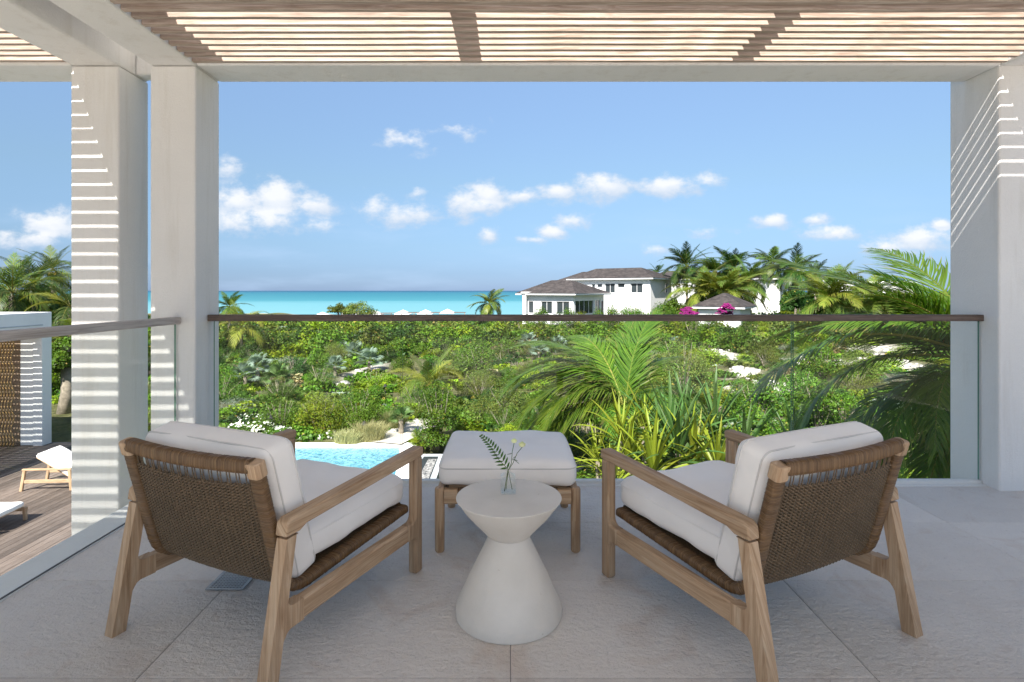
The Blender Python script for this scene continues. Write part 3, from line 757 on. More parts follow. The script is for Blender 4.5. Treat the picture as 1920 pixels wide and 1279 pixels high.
    for j, x in enumerate(wx):
        x += (.0035 if j % 2 else -.0035)
        pts = [surf(q, x, 0.0) for q in np.linspace(-.0, tot - .01, 60)]
        pts[0] = pts[0] + Vector((0, 0, .012)); s.tube(pts, .0024, 4, cap=False)
    s.build('warp_cords', M_WEAVE, ch, smooth=True)['kind'] = 'stuff'
    s = MB(); row = 0; q = .038; pitch = .0108
    wxe = np.linspace(-bx + .008, bx - .008, 187)
    while q < tot - .02:
        pts = []
        ph = (row % 2) * math.pi
        for x in wxe:
            w = (x - wx[0]) / (wx[1] - wx[0]) * 2 * math.pi + row * .18
            pts.append(surf(q + .0020 * math.sin(w + 1.4), x, .0046 * math.cos(w) + .001))
        s.tube(pts, .0037, 5, cap=False)
        s.tube([surf(q + pitch * .5, x, -.0055 - .0015 * math.cos((x - wx[0]) / (wx[1] - wx[0]) * math.pi)) for x in wxe[::3]], .0045, 4, cap=False); q += pitch; row += 1
    s.build('weft_cords', M_WEAVE, ch, smooth=True)['kind'] = 'stuff'
    # cushions
    sw = .585
    me = cushion_mesh('seat_cushion', sw + .045, .70, .125, .045, .012, 1)
    o = link('seat_cushion', me, ch); o.location = (0, .060, .348); o.rotation_euler = (R(1.5), 0, 0)
    seam(sw + .045, .70, .034, .045, .012, .0032, .0625).build('piping', M_FABRIC, o)
    me = cushion_mesh('back_cushion', sw + .045, .50, .135, .040, .013, 5)
    o = link('back_cushion', me, ch); ang = math.atan2(zt - zb, -(yt - yb))
    o.rotation_euler = (-math.atan2(zt - zb, (yb - yt)), 0, 0)
    o.location = (0, -l2 + .170, .490)
    for zz in (.040, -.040): seam(sw + .045, .50, zz, .040, .013, .0032, .0675).build('piping', M_PIPE, o)
    return ch
ch1 = make_chair('left teak armchair with woven cane back and off-white cushions, beside the drain')
# rear feet at A, front feet further; place by footprint centre
def place_chair(o, A, th, mirror):
    # A: rear outer foot; u forward, v to the sitter's right
    u = Vector((math.sin(th), math.cos(th), 0)); v = Vector((math.cos(th), -math.sin(th), 0))
    c = Vector((A[0], A[1], 0)) + u * (CL / 2) + v * (CW / 2 if not mirror else -CW / 2)
    o.location = c; o.rotation_euler = (0, 0, -th)
ch2 = copy_tree(ch1); ch2['label'] = 'right teak armchair with woven cane back, near the wide right column'
place_chair(ch1, (-1.42, 2.0), R(24), False)
place_chair(ch2, (1.452, 2.0), R(-26), True)

# ------------------------------------------------------------------ ottoman
def make_ottoman():
    o = empty('ottoman', (-.008, 2.90, 0)); tag(o, 'low teak ottoman with thick off-white cushion behind the round table', 'ottoman')
    hx, y0, y1 = .322, -.27, .27
    for sx in (-1, 1):
        for yy in (y0, y1):
            s = MB(); s.tube([(sx * hx, yy, 0), (sx * hx, yy, .006), (sx * hx, yy, .15), (sx * hx, yy, .296), (sx * hx, yy, .303)], [.019, .0225, .0235, .0235, .020], 14); s.build('leg', M_TEAK, o, autosm=40)
        s = MB(); s.beam((sx * hx, y0 + .024, .262), (sx * hx, y1 - .024, .262), .034, .055, ch=.18); s.build('side_rail', M_TEAK, o)
    for yy in (y0, y1):
        for sx in (-1, 1):
            s = MB(); s.beam((sx * (hx - .023), yy, .262), (sx * (hx - .085), yy, .262), .05, .068, ch=.2); s.build('rail_block', M_TEAK, o)
        wrapped_tube([Vector((-hx + .086, yy, .262)), Vector((0, yy, .260)), Vector((hx - .086, yy, .262))], .050, .066).build('wrapped_rail', M_WRAP, o, autosm=50)
    s = MB()
    for k in range(24):
        x = -hx + .09 + k * (2 * hx - .18) / 23; s.tube([(x, y0 + .01, .288), (x, 0, .284), (x, y1 - .01, .288)], .0035, 4)
    for k in range(30):
        y = y0 + .03 + k * (y1 - y0 - .06) / 29; s.tube([(-hx + .02, y, .285), (0, y, .281), (hx - .02, y, .285)], .0035, 4)
    s.build('woven_seat', M_WEAVE, o)['kind'] = 'stuff'
    s = MB(); s.box((-hx + .04, y0 + .03, .291), (hx - .04, y1 - .03, .3015)); s.build('slat_board', M_TEAK, o)
    c = link('cushion', cushion_mesh('cushion', .655, .60, .118, .042, .014, 9), o); c.location = (0, .01, .368)
    seam(.655, .60, .028, .042, .014, .0034, .059).build('piping', M_PIPE, c)
make_ottoman()

# ------------------------------------------------------------------ side table, bottle
TX, TY = -.002, 2.133
tb = empty('side_table', (TX, TY, 0), 0, 'round hourglass side table of pale cast concrete between the armchairs', 'table')
prof = [(.200, 0), (.2035, .003), (.2040, .018), (.2015, .033), (.196, .048), (.188, .063), (.171, .100), (.1535, .139), (.132, .182), (.110, .226), (.092, .264), (.079, .292), (.077, .3025)]
s = MB(); s.lathe(prof, n=72); s.build('base', M_CONC, tb, autosm=35)
prof = [(.070, .298), (.078, .2978), (.083, .301), (.098, .318), (.134, .356), (.164, .390), (.189, .424), (.2015, .4405), (.2025, .4425), (.2015, .4445), (.10, .445), (0.001, .445)]
s = MB(); s.lathe(prof, n=72); s.build('tabletop', M_CONC, tb, autosm=35)

vz = .4455
vs_ = empty('glass_bottle', (TX - .003, TY + .04, vz), R(4), 'small square clear glass bottle with water, on the round table', 'bottle')
def rsq(h, r, z, n=5):
    out = []
    for (cx, cy, a0) in ((h - r, h - r, 0), (-h + r, h - r, 90), (-h + r, -h + r, 180), (h - r, -h + r, 270)):
        for k in range(n): a = R(a0 + 90 * k / (n - 1)); out.append((cx + r * math.cos(a), cy + r * math.sin(a), z))
    return out
def loft(rings, capb=True, capt=False):
    s = MB(); vs = [p for r in rings for p in r]; n = len(rings[0]); fs = []
    for i in range(len(rings) - 1):
        for k in range(n): k2 = (k + 1) % n; fs.append((i * n + k, i * n + k2, (i + 1) * n + k2, (i + 1) * n + k))
    if capb: fs.append(tuple(range(n - 1, -1, -1)))
    if capt: fs.append(tuple(range((len(rings) - 1) * n, len(rings) * n)))
    s.add(vs, fs); return s
rings = [rsq(.029, .006, 0), rsq(.0305, .007, .003), rsq(.0305, .007, .058), rsq(.029, .010, .066), rsq(.020, .012, .072), rsq(.012, .0115, .076), rsq(.0105, .0104, .082), rsq(.0105, .0104, .094), rsq(.0125, .0124, .0955), rsq(.0125, .0124, .099),
         rsq(.0095, .0094, .099), rsq(.0090, .0089, .078), rsq(.018, .010, .070), rsq(.0275, .006, .060), rsq(.0280, .005, .006), rsq(.026, .005, .004)]
loft(rings, True, True).build('bottle', M_VASE, vs_, smooth=False, autosm=40)
mw = m_glass('water', (.97, .98, .975), 1.33, 0.0, .5)
loft([rsq(.0272, .005, .0065), rsq(.0272, .005, .050)], True, True).build('water', mw, vs_)
def leaf_obj(name, pts2, parent=None): pass
def add_leaf(V, F, C, p, d, side, ln, w, col, fold=0.25, bend=0):
    """pointed leaflet of 2x2 quads from p along d"""
    d = Vector(d).normalized(); side = Vector(side).normalized(); nrm = d.cross(side).normalized()
    b = len(V)
    for (t, ww) in ((0, .25), (.35, 1), (.7, .75), (1, .03)):
        c = p + d * (ln * t) - nrm * (bend * t * t)
        V.append(tuple(c - side * (w * ww / 2) + nrm * (fold * w * ww / 2))); V.append(tuple(c)); V.append(tuple(c + side * (w * ww / 2) + nrm * (fold * w * ww / 2)))
        C.extend([col] * 3)
    for k in range(3):
        i = b + 3 * k; F.append((i, i + 1, i + 4, i + 3)); F.append((i + 1, i + 2, i + 5, i + 4))
def stem(pts, r, col, nm, parent):
    s = MB(); s.tube(pts, r, 6); me = s.mesh(nm, M_LEAF, True); a = me.color_attributes.new('Col', 'FLOAT_COLOR', 'POINT')
    for q in a.data: q.color = (*col, 1)
    return link(nm, me, parent)
base = Vector((TX - .003, TY + .04, vz))
VT = lambda px, py, y=TY + .04: world_at(px, py, y) - base
# fern frond
fern = empty('fern_sprig', base); tag(fern, 'green fern sprig leaning left out of the glass bottle', 'fern')
P = [Vector((-.014, -.006, .006)), Vector((0.0, 0, .09)), VT(935, 862), VT(920, 838), VT(904, 819)]
pp = []
for i in range(4):
    for k in range(5): pp.append(P[i].lerp(P[i + 1], k / 5))
pp.append(P[-1]); stem(pp, [.0016 - .001 * i / 20 for i in range(21)], (.12, .17, .03), 'stalk', fern)
V = []; F = []; C = []
a, b_ = VT(951, 878), VT(903, 818); ax = (b_ - a); n = 13
for i in range(n):
    f = i / (n - 1); c = a.lerp(b_, f) + Vector((0, 0, .012 * math.sin(f * 3.1))); d = ax.normalized()
    ln = .036 * (1 - .72 * f ** 1.4) * (.8 if i == 0 else 1)
    for sd in (-1, 1):
        perp = Vector((d.z, -.15, -d.x)) * sd
        dd = (d * .55 + perp * .85); add_leaf(V, F, C, c, dd, Vector((0, 1, .2)).cross(dd), ln, .0085, (.055, .115, .02), .3, .004 * random.random())
link('leaflets', np_mesh('leaflets', V, F, C, M_LEAF, True), fern)
# two roses
for k, (px, py, r) in enumerate(((964, 827, .0098), (979, 834, .0118))):
    fo = empty('white_rose', base); tag(fo, ['left and taller cream rosebud in the glass bottle', 'right and wider cream rose bloom in the glass bottle'][k], 'flower')
    top = VT(px, py); j = VT(959 + k * 3, 868)
    stem([Vector((.012 * (k * 2 - 1) + .004, .008, .008)), Vector((.001, 0, .085)), j, j.lerp(top, .5) + Vector((-.002, 0, .002)), top - Vector((0, 0, r * .8))], .0012, (.10, .16, .04), 'stalk', fo)
    V = []; F = []; C = []
    for ring in range(4):
        m = 5 + ring; rad = r * (.25 + .25 * ring); hh = r * (1.15 - .14 * ring)
        for q in range(m):
            a0 = 2 * math.pi * (q + .5 * ring) / m; w = 2 * math.pi / m * .75
            bsi = len(V)
            for (t, fr_) in ((0, .35), (.35, 1.0), (.7, 1.02), (1, .85 + .1 * ring)):
                for da in (-w, -w / 2, 0, w / 2, w):
                    rr_ = rad * fr_ * (1 + .05 * math.cos(da * 3)); V.append((top.x + rr_ * math.cos(a0 + da), top.y + rr_ * math.sin(a0 + da), top.z - r * .75 + hh * 1.6 * t - (.15 * r * abs(da / w) if t == 1 else 0)))
                    C.append((.78, .77, .56) if ring > 1 else (.70, .71, .45))
            for i in range(3):
                for jn in range(4): z = bsi + i * 5 + jn; F.append((z, z + 1, z + 6, z + 5))
    link('petals', np_mesh('petals', V, F, C, M_PETAL, True), fo)
    V = []; F = []; C = []
    for q in range(5):
        a0 = 2 * math.pi * q / 5; add_leaf(V, F, C, top - Vector((0, 0, r * .8)), (math.cos(a0), math.sin(a0), .9), (-math.sin(a0), math.cos(a0), 0), r * 1.2, r * .7, (.08, .14, .03))
    link('sepals', np_mesh('sepals', V, F, C, M_LEAF, True), fo)
    V = []; F = []; C = []
    for (f, sd) in ((.15, 1), (.45, -1)): add_leaf(V, F, C, j.lerp(top, f), (sd * .8, -.2, -.1 - .5 * k), (0, 1, 0), .026, .011, (.06, .12, .02))
    link('leaves', np_mesh('leaves', V, F, C, M_LEAF, True), fo)

# ------------------------------------------------------------------ pool, deck, planter, cabana, loungers
DK = -3.045
deck = empty('timber_deck'); tag(deck, kind='structure')
s = MB(); s.box((-24, 1, DK - .2), (-7.55, 15.7, DK - .032)); s.build('joists', M_DARK, deck)
pl = []
for k in range(5):
    s = MB(); s.beam((0, 4.2, 0), (0, 15.68, 0), .136, .028, ch=.06); pl.append(s.mesh('plank', M_DECK))
x = -7.62
while x > -20.5:
    o = link('plank', random.choice(pl), deck); o.location = (x, 0, DK - .014 + random.uniform(-.0015, .0015)); x -= .1425
pool = empty('swimming_pool'); tag(pool, 'turquoise infinity pool with white coping below the terrace', 'pool')
WZ = DK - .03
s = MB(); s.add([(-7.25, 7, WZ), (-2.05, 7, WZ), (-2.6, 12.6, WZ), (-3.0, 15.2, WZ), (-7.25, 15.2, WZ)], [(0, 1, 2, 3, 4)]); s.build('water', M_POOL, pool)
s = MB(); s.add([(-7.5, 15.2, DK + .02), (-3.0, 15.2, DK + .02), (-2.62, 15.55, DK + .02), (-7.5, 15.55, DK + .02), (-7.5, 15.2, -3.4), (-3.0, 15.2, -3.4), (-2.62, 15.55, -3.4), (-7.5, 15.55, -3.4)], [(0, 1, 2, 3), (0, 4, 5, 1), (1, 5, 6, 2), (2, 6, 7, 3), (3, 7, 4, 0)]); s.build('coping', M_WHITE, pool)
s = MB(); s.add([(-2.05, 7, DK + .02), (-1.65, 7, DK + .02), (-2.12, 12.6, DK + .02), (-2.6, 15.55, DK + .019), (-2.99, 15.2, DK + .019), (-2.6, 12.6, DK + .02)], [(0, 1, 2, 5), (5, 2, 3, 4)])
s.add([(-2.05, 7, DK + .02), (-2.6, 12.6, DK + .02), (-2.99, 15.2, DK + .019), (-2.05, 7, -3.4), (-2.6, 12.6, -3.4), (-2.99, 15.2, -3.4)], [(0, 1, 4, 3), (1, 2, 5, 4)])
s.build('coping', M_WHITE, pool)
s = MB(); s.box((-7.54, 7, -3.4), (-7.25, 15.198, DK + .02)); s.build('coping', M_WHITE, pool)
# dark gravel trough right of the pool
gx = lambda px, py: world_at(px, py, (CAMZ - DK) * FPX / (py - CY))
pt = empty('gravel_trough'); tag(pt, 'dark rectangular trough with grey coping and pebbles, right of the pool', 'trough')
q = [gx(790, 852), gx(834, 852), gx(812, 915), gx(752, 915)]
def quadbox(q, z0, z1): 
    s = MB(); v = [(p.x, p.y, z1) for p in q] + [(p.x, p.y, z0) for p in q]; s.add(v, [(0, 1, 2, 3), (0, 4, 5, 1), (1, 5, 6, 2), (2, 6, 7, 3), (3, 7, 4, 0)]); return s
quadbox(q, -3.3, DK + .01).build('coping', M_GREY, pt)
q2 = [gx(795, 857), gx(822, 857), gx(800, 915), gx(752, 915)]
quadbox(q2, -3.2, DK + .014).build('basin', M_BLACKSTONE, pt)
q3 = [gx(803, 862), gx(819, 862), gx(797, 915), gx(775, 915)]
quadbox(q3, -3.2, DK + .02).build('pebble_bed', M_PEBBLE, pt)

def make_lounger():
    l = empty('sun_lounger'); c = M_TEAK
    # local: head at -x, foot at +x, length 2.0, width .7
    for (a, b_) in ((-.95, -.02), ):
        pass
    for sy in (-1, 1):
        y = sy * .36
        s = MB(); s.beam((-1.0, y, 0), (-.93, y, .44), .05, .06, up=(1, 0, 0)); s.build('leg', c, l)
        s = MB(); s.beam((.02, y, 0), (-.02, y, .44), .05, .06, up=(1, 0, 0)); s.build('leg', c, l)
        s = MB(); s.beam((-.97, y, .455), (.02, y, .455), .055, .035); s.build('armrest', c, l)
        s = MB(); s.beam((-.93, y, .20), (1.05, y, .20), .04, .07); s.build('side_rail', c, l)
        s = MB(); s.beam((1.02, y, 0), (1.0, y, .24), .05, .06, up=(1, 0, 0)); s.build('leg', c, l)
    s = MB()
    for k in range(12): s.box((-.02 + k * .085, -.33, .235), (.05 + k * .085, .33, .255))
    s.build('slat_base', c, l)['kind'] = 'stuff'
    s = MB(); s.beam((-.02, -.30, .25), (-.72, -.30, .70), .04, .03); s.beam((-.02, .30, .25), (-.72, .30, .70), .04, .03); s.beam((-.70, -.30, .69), (-.70, .30, .69), .04, .03); s.build('back_frame', c, l)
    o = link('mattress', cushion_mesh('mattress', 1.04, .68, .10, .035, .006, 3, n=12), l); o.location = (.50, 0, .305)
    o = link('back_mattress', cushion_mesh('back_mattress', .84, .68, .10, .035, .006, 4, n=12), l); o.location = (-.36, 0, .53); o.rotation_euler = (0, math.atan2(.45, .70), 0)
    return l
l1 = make_lounger(); tag(l1, 'white cushioned sun lounger with raised back on the timber deck', 'sun lounger', 'sun loungers on the deck')
p = gx(75, 917); l1.location = (p.x + .68, p.y + .30, DK); l1.rotation_euler = (0, 0, R(4))
l2_ = copy_tree(l1); l2_['label'] = 'sun lounger foot end cropped by the left edge of the photo, on the deck'
p = gx(28, 1010); l2_.location = (p.x - 1.5, p.y + .36, DK); l2_.rotation_euler = (0, 0, R(4))

def cabana():
    X0 = -12.87; YF = 15.6; cb = empty('cabana', (X0 - 3, 12.5, DK)); tag(cb, 'white poolside cabana with wavy timber rod screen at the far left', 'cabana')
    ox, oy, top = -(X0 - 3), -12.5, .635 - DK
    def bx(nm, a, b, m=M_WHITE): s = MB(); s.box((a[0] + ox, a[1] + oy, a[2]), (b[0] + ox, b[1] + oy, b[2])); return s.build(nm, m, cb, bevel=.01)
    XL, YN = -19.5, 9.2; f = .66
    bx('pillar', (X0 - .26, YF - .32, 0), (X0, YF, top - f)); bx('pillar', (X0 - .26, YN, 0), (X0, YN + .32, top - f)); bx('pillar', (XL, YF - .32, 0), (XL + .26, YF, top - f)); bx('pillar', (XL, YN, 0), (XL + .26, YN + .32, top - f))
    bx('fascia', (X0 - .26, YN, top - f + .002), (X0, YF, top)); bx('fascia', (XL, YN, top - f + .002), (XL + .26, YF, top))
    bx('fascia', (XL + .262, YF - .26, top - f + .002), (X0 - .262, YF, top)); bx('fascia', (XL + .262, YN, top - f + .002), (X0 - .262, YN + .26, top))
    bx('reveal', (X0 + .0006, YN + .2, top - .36), (X0 + .014, YF - .30, top - .33), M_GREY)
    me = MB(); me.box((XL + .27 + ox, 0, 0), (X0 - .27 + ox, .045, .10)); me = me.mesh('roof_slat', M_SLAT); y = YN + .35
    while y < YF - .32: o = link('roof_slat', me, cb); o.location = (0, y + oy, top - .3); y += .15
    s = MB(); s.tube([(.04 * math.sin(z * 9.5), .02 * math.cos(z * 9.5), z) for z in np.linspace(0, top - f - .02, 40)], .019, 5); rod = s.mesh('screen_rod', M_DECKD, True)
    x = X0 - .75
    while x > XL + .4: o = link('screen_rod', rod, cb); o.location = (x + ox, YF - .40 + oy, .01); x -= .085
    bx('back_panel', (XL + .262, YF - .14, .01), (X0 - .262, YF - .08, top - f - .01), M_RAFT)
    bx('plaster_panel', (X0 - .62, YF - .3, .01), (X0 - .264, YF - .16, top - f - .01), M_WHITE)
cabana()

# ------------------------------------------------------------------ buildings beyond the garden
def hip_building(name, cpx, Z, phi, W1, W2, eave_py, ridge_h, base_h, label, oh=.75, ridge=None, win1=(), win2=(), door=None, shed=0):
    """corner nearest the terrace at pixel column cpx, distance Z; face 1 runs left, face 2 runs right (both going back)"""
    c = world_at(cpx, eave_py, Z); ze = c.z; zb = ze - base_h
    b = empty(name, (c.x, c.y, zb)); tag(b, label, 'house'); ph = R(phi)
    e1 = Vector((-math.cos(ph), math.sin(ph), 0)); e2 = Vector((math.sin(ph), math.cos(ph), 0))
    P = lambda u, v, z: e1 * u + e2 * v + Vector((0, 0, z))
    def prism(nm, u0, u1, v0, v1, z0, z1, m):
        s = MB(); q = [P(u0, v0, z0), P(u0, v1, z0), P(u1, v1, z0), P(u1, v0, z0), P(u0, v0, z1), P(u0, v1, z1), P(u1, v1, z1), P(u1, v0, z1)]
        s.add(q, [(0, 3, 2, 1), (4, 5, 6, 7), (0, 1, 5, 4), (1, 2, 6, 5), (2, 3, 7, 6), (3, 0, 4, 7)]); return s.build(nm, m, b)
    H = base_h
    # walls with real openings: face 1 (v=0) and face 2 (u=0)
    def wall(face, wins):
        Lw = W1 if face == 1 else W2; t = .25
        cuts = sorted(wins); z_lo, z_hi = -1.2, H
        def seg(a0, a1, z0, z1):
            if a1 - a0 < .01 or z1 - z0 < .01: return
            if face == 1: prism('wall', a0, a1, 0, t, z0, z1, M_WHITE)
            else: prism('wall', 0, t, max(a0, t + .003), a1, z0, z1, M_WHITE)
        last = 0
        for (a0, a1, z0, z1, kind) in cuts:
            seg(last, a0, z_lo, z_hi); seg(a0, a1, z_lo, z0); seg(a0, a1, z1, z_hi); last = a1
            d = .14; m = M_DOOR if kind == 'door' else M_PANE
            nm = 'door' if kind == 'door' else 'window'
            if face == 1:
                w = prism(nm, a0, a1, d, d + .03, z0, z1, m)
                if kind == 'win' and a1 - a0 > 1.2:
                    s = MB()
                    k = max(2, int((a1 - a0) / 1.1))
                    for i in range(k + 1):
                        uu = a0 + (a1 - a0) * i / k; uu = min(max(uu, a0 + .05), a1 - .05); q0 = P(uu, d - .02, z0); q1 = P(uu, d - .02, z1); s = MB(); s.beam(q0, q1, .07, .05, up=e2, ch=0); s.build('mullion', M_FRAME, w)
            else:
                w = prism(nm, d, d + .03, a0, a1, z0, z1, m)
                if kind == 'win' and a1 - a0 > 1.2:
                    s = MB(); k = max(2, int((a1 - a0) / 1.0))
                    for i in range(k + 1):
                        vv = min(max(a0 + (a1 - a0) * i / k, a0 + .05), a1 - .05); s = MB(); s.beam(P(d - .02, vv, z0), P(d - .02, vv, z1), .07, .05, up=e1, ch=0); s.build('mullion', M_FRAME, w)
        seg(last, Lw, z_lo, z_hi)
    wall(1, win1); wall(2, win2)
    prism('wall', W1 - .25, W1, .253, W2, -1.2, H, M_WHITE); prism('wall', .253, W1 - .253, W2 - .25, W2, -1.2, H, M_WHITE)
    prism('floor_slab', .26, W1 - .26, .26, W2 - .26, H - .5, H - .3, M_GREY)
    # eaves: fascia and soffit
    prism('fascia', -oh, W1 + oh, -oh, W2 + oh, H + .003, H + .20, M_WHITE)
    # hip roof in shingle courses
    u0, u1, v0, v1 = -oh - .08, W1 + oh + .08, -oh - .08, W2 + oh + .08
    if ridge is None:
        hw = min(u1 - u0, v1 - v0) / 2
        ru0, ru1, rv0, rv1 = (u0 + hw, u1 - hw, (v0 + v1) / 2, (v0 + v1) / 2) if u1 - u0 > v1 - v0 else ((u0 + u1) / 2, (u0 + u1) / 2, v0 + hw, v1 - hw)
    else: ru0, ru1, rv0, rv1 = ridge
    n = 16; s = MB(); vs = []; fs = []
    for i in range(n):
        for (f, lift) in ((i / n, .035), ((i + 1) / n, 0.0)):
            a0, a1, b0, b1 = u0 + (ru0 - u0) * f, u1 + (ru1 - u1) * f, v0 + (rv0 - v0) * f, v1 + (rv1 - v1) * f
            z = H + .204 + ridge_h * f + lift; k = len(vs); vs += [P(a0, b0, z), P(a1, b0, z), P(a1, b1, z), P(a0, b1, z)]
        for r_ in (2 * i, 2 * i + (1 if i == n - 1 else 1)):
            if r_ + 1 > 2 * i + 1 and i == n - 1: break
            for q in range(4): fs.append((r_ * 4 + q, r_ * 4 + (q + 1) % 4, (r_ + 1) * 4 + (q + 1) % 4, (r_ + 1) * 4 + q))
    fs.append((0, 1, 2, 3)); k = len(vs) - 4; fs.append((k, k + 1, k + 2, k + 3))
    s.add(vs, fs); s.build('roof', M_SHINGLE, b)
    return b
W = lambda a0, a1, z0, z1, k='win': (a0, a1, z0, z1, k)
hip_building('villa', 1219, 78, 37, 12.6, 8.2, 523.5, 1.62, 5.0, 'two-storey white villa with dark hipped shingle roof, behind the low pavilion', .7,
             win1=[W(1.1, 2.95, 3.1, 4.4), W(3.9, 4.95, 3.85, 4.4), W(5.4, 7.05, 3.1, 4.4), W(7.5, 8.3, 3.9, 4.35), W(8.7, 9.2, 3.2, 4.35)], win2=[W(5.6, 6.5, 3.1, 4.4)], ridge=(2.9, 10.3, 3.5, 3.5))
hip_building('pavilion', 1075, 70, 38, 7.9, 8.0, 553.5, 1.8, 2.6, 'single-storey white pavilion with wide dark hipped roof nearest the sea', .75,
             win1=[W(.6, 2.6, .2, 1.75), W(3.2, 5.0, .2, 1.75), W(6.2, 7.0, .2, 1.75)], win2=[W(.5, 5.2, .2, 1.85), W(5.6, 7.0, .2, 1.85), W(7.3, 7.9, -.4, 1.75, 'door')], ridge=(2.6, 5.6, 3.6, 3.6))
hip_building('villa_block', 1120, 84, 37, 7.6, 6.5, 533, 1.85, 4.0, 'middle roof block stepping up between the pavilion and the two-storey villa', .7, ridge=(1.0, 4.4, 3.4, 3.4))
hip_building('villa_wing', 1335, 104, 12, 12, 8, 524.5, 1.65, 4.5, 'long brown roofed wing mostly hidden behind the tallest palms', .6)
hip_building('villa_wing', 1462, 90, 30, 7.0, 7, 524, 1.45, 5.5, 'white end wing with brown hipped roof right of the palm cluster', .6, win2=[W(1.2, 2.2, 3.5, 4.4), W(3.6, 4.4, 3.5, 4.4)])
hip_building('garden_gazebo', 1388, 58, 33, 4.3, 6.0, 579.5, 1.45, 2.6, 'small white garden building with pyramid shingle roof beside purple bougainvillea', .55)
hip_building('distant_house', 1600, 150, 20, 10, 8, 527, .9, 3, 'pale low house just above the palms right of the villa', .5)
hh = hip_building('distant_house', 1715, 130, 25, 11, 9, 532, 1.2, 3, 'distant white house with blue roof panels by the right column', .5)
s = MB(); c1 = MB(); ph = R(25)
hh.children[0]
for k in range(3):
    e1 = Vector((-math.cos(ph), math.sin(ph), 0)); e2 = Vector((math.sin(ph), math.cos(ph), 0)); s = MB()
    q = [e1 * (1.5 + k * 2.3) + e2 * (1.2) + Vector((0, 0, 3.85)), e1 * (3.6 + k * 2.3) + e2 * 1.2 + Vector((0, 0, 3.85)), e1 * (3.6 + k * 2.3) + e2 * 3.0 + Vector((0, 0, 4.35)), e1 * (1.5 + k * 2.3) + e2 * 3.0 + Vector((0, 0, 4.35))]
    up = Vector((0, 0, .06)); s.add(q + [a + up for a in q], [(0, 3, 2, 1), (4, 5, 6, 7), (0, 1, 5, 4), (1, 2, 6, 5), (2, 3, 7, 6), (3, 0, 4, 7)]); s.build('roof_panel', M_PANEL, hh)
for o in hh.children:
    if o.name.startswith('roof') and 'panel' not in o.name: o.data.materials[0] = M_WHITE
# veranda column of the pavilion at the sea end
vc = empty('veranda', world_at(983, 600, 74)); tag(vc, 'white corner column and eave at the sea end of the pavilion', 'veranda')
s = MB(); s.box((-.25, -.25, -.5), (.25, .25, 3.55)); s.build('pillar', M_WHITE, vc)
s = MB(); s.box((-.45, -.45, 3.552), (2.2, 5, 3.75)); s.build('eave', M_WHITE, vc)

# beach umbrellas and shade frame on the shore
UY = 130.0
for k, (px, py) in enumerate(((605, 585), (655, 583), (703, 582), (756, 581), (798, 580.6), (839, 579.5))):
    t_ = world_at(px, py, UY); zb = float(ground(t_.x, UY))
    u = empty('beach_umbrella', (t_.x, UY, zb)); n = ['first', 'second', 'third', 'fourth', 'fifth', 'sixth'][k]
    tag(u, 'white beach umbrella by the sea, ' + n + ' from the left of the row of six', 'umbrella', 'white umbrellas along the beach'); h = t_.z - zb
    s = MB(); hw = 1.75; s.add([(0, 0, h), (-hw, -hw, h - .85), (hw, -hw, h - .85), (hw, hw, h - .85), (-hw, hw, h - .85), (-hw, -hw, h - 1.0), (hw, -hw, h - 1.0), (hw, hw, h - 1.0), (-hw, hw, h - 1.0)],
                               [(0, 1, 2), (0, 2, 3), (0, 3, 4), (0, 4, 1), (1, 5, 6, 2), (2, 6, 7, 3), (3, 7, 8, 4), (4, 8, 5, 1)]); s.build('canopy', M_UMB, u)
    s = MB(); s.tube([(0, 0, 0), (0, 0, h - .1)], .04, 6); s.build('pole', M_RAFT, u)
for k, (pa, pb, py) in enumerate(((640, 735, 587.2), (752, 872, 586))):
    a = world_at(pa, py, 126); b_ = world_at(pb, py, 126); zb = float(ground(a.x, 126))
    f = empty('shade_frame', ((a.x + b_.x) / 2, 126, zb)); tag(f, ['left low timber shade frame on the beach', 'right low timber shade frame on the beach'][k], 'shade frame')
    hw = (b_.x - a.x) / 2; h = a.z - zb
    s = MB(); s.box((-hw, -.1, h - .14), (hw, .1, h)); s.build('front_beam', M_SEAL, f); s = MB(); s.box((-hw, 3, h - .14), (hw, 3.2, h)); s.build('rear_beam', M_SEAL, f)
    for q in range(6): s = MB(); x = -hw + .1 + q * (2 * hw - .2) / 5; s.box((x - .07, -.07, -.3), (x + .07, .07, h - .141)); s.build('post', M_RAFT, f)

# ------------------------------------------------------------------ vegetation
def rot_cols(n):  # random unit vectors
    v = rng.normal(size=(n, 3)); return v / np.linalg.norm(v, axis=1)[:, None]
def leaf_cards(cent, nrm, ln, wd, col, fold=.12):
    """diamond leaves; cent,nrm (n,3); ln,wd (n,)"""
    n = len(cent); r = rot_cols(n); a = np.cross(nrm, r); a /= np.linalg.norm(a, axis=1)[:, None] + 1e-9; b = np.cross(nrm, a)
    V = np.empty((n, 4, 3)); V[:, 0] = cent - a * (ln / 2)[:, None]; V[:, 2] = cent + a * (ln / 2)[:, None] - nrm * (ln * fold)[:, None]
    V[:, 1] = cent + b * (wd / 2)[:, None] + nrm * (wd * fold)[:, None]; V[:, 3] = cent - b * (wd / 2)[:, None] + nrm * (wd * fold)[:, None]
    F = np.arange(n * 4).reshape(n, 4); C = np.repeat(col, 4, axis=0); return V.reshape(-1, 3), F, C
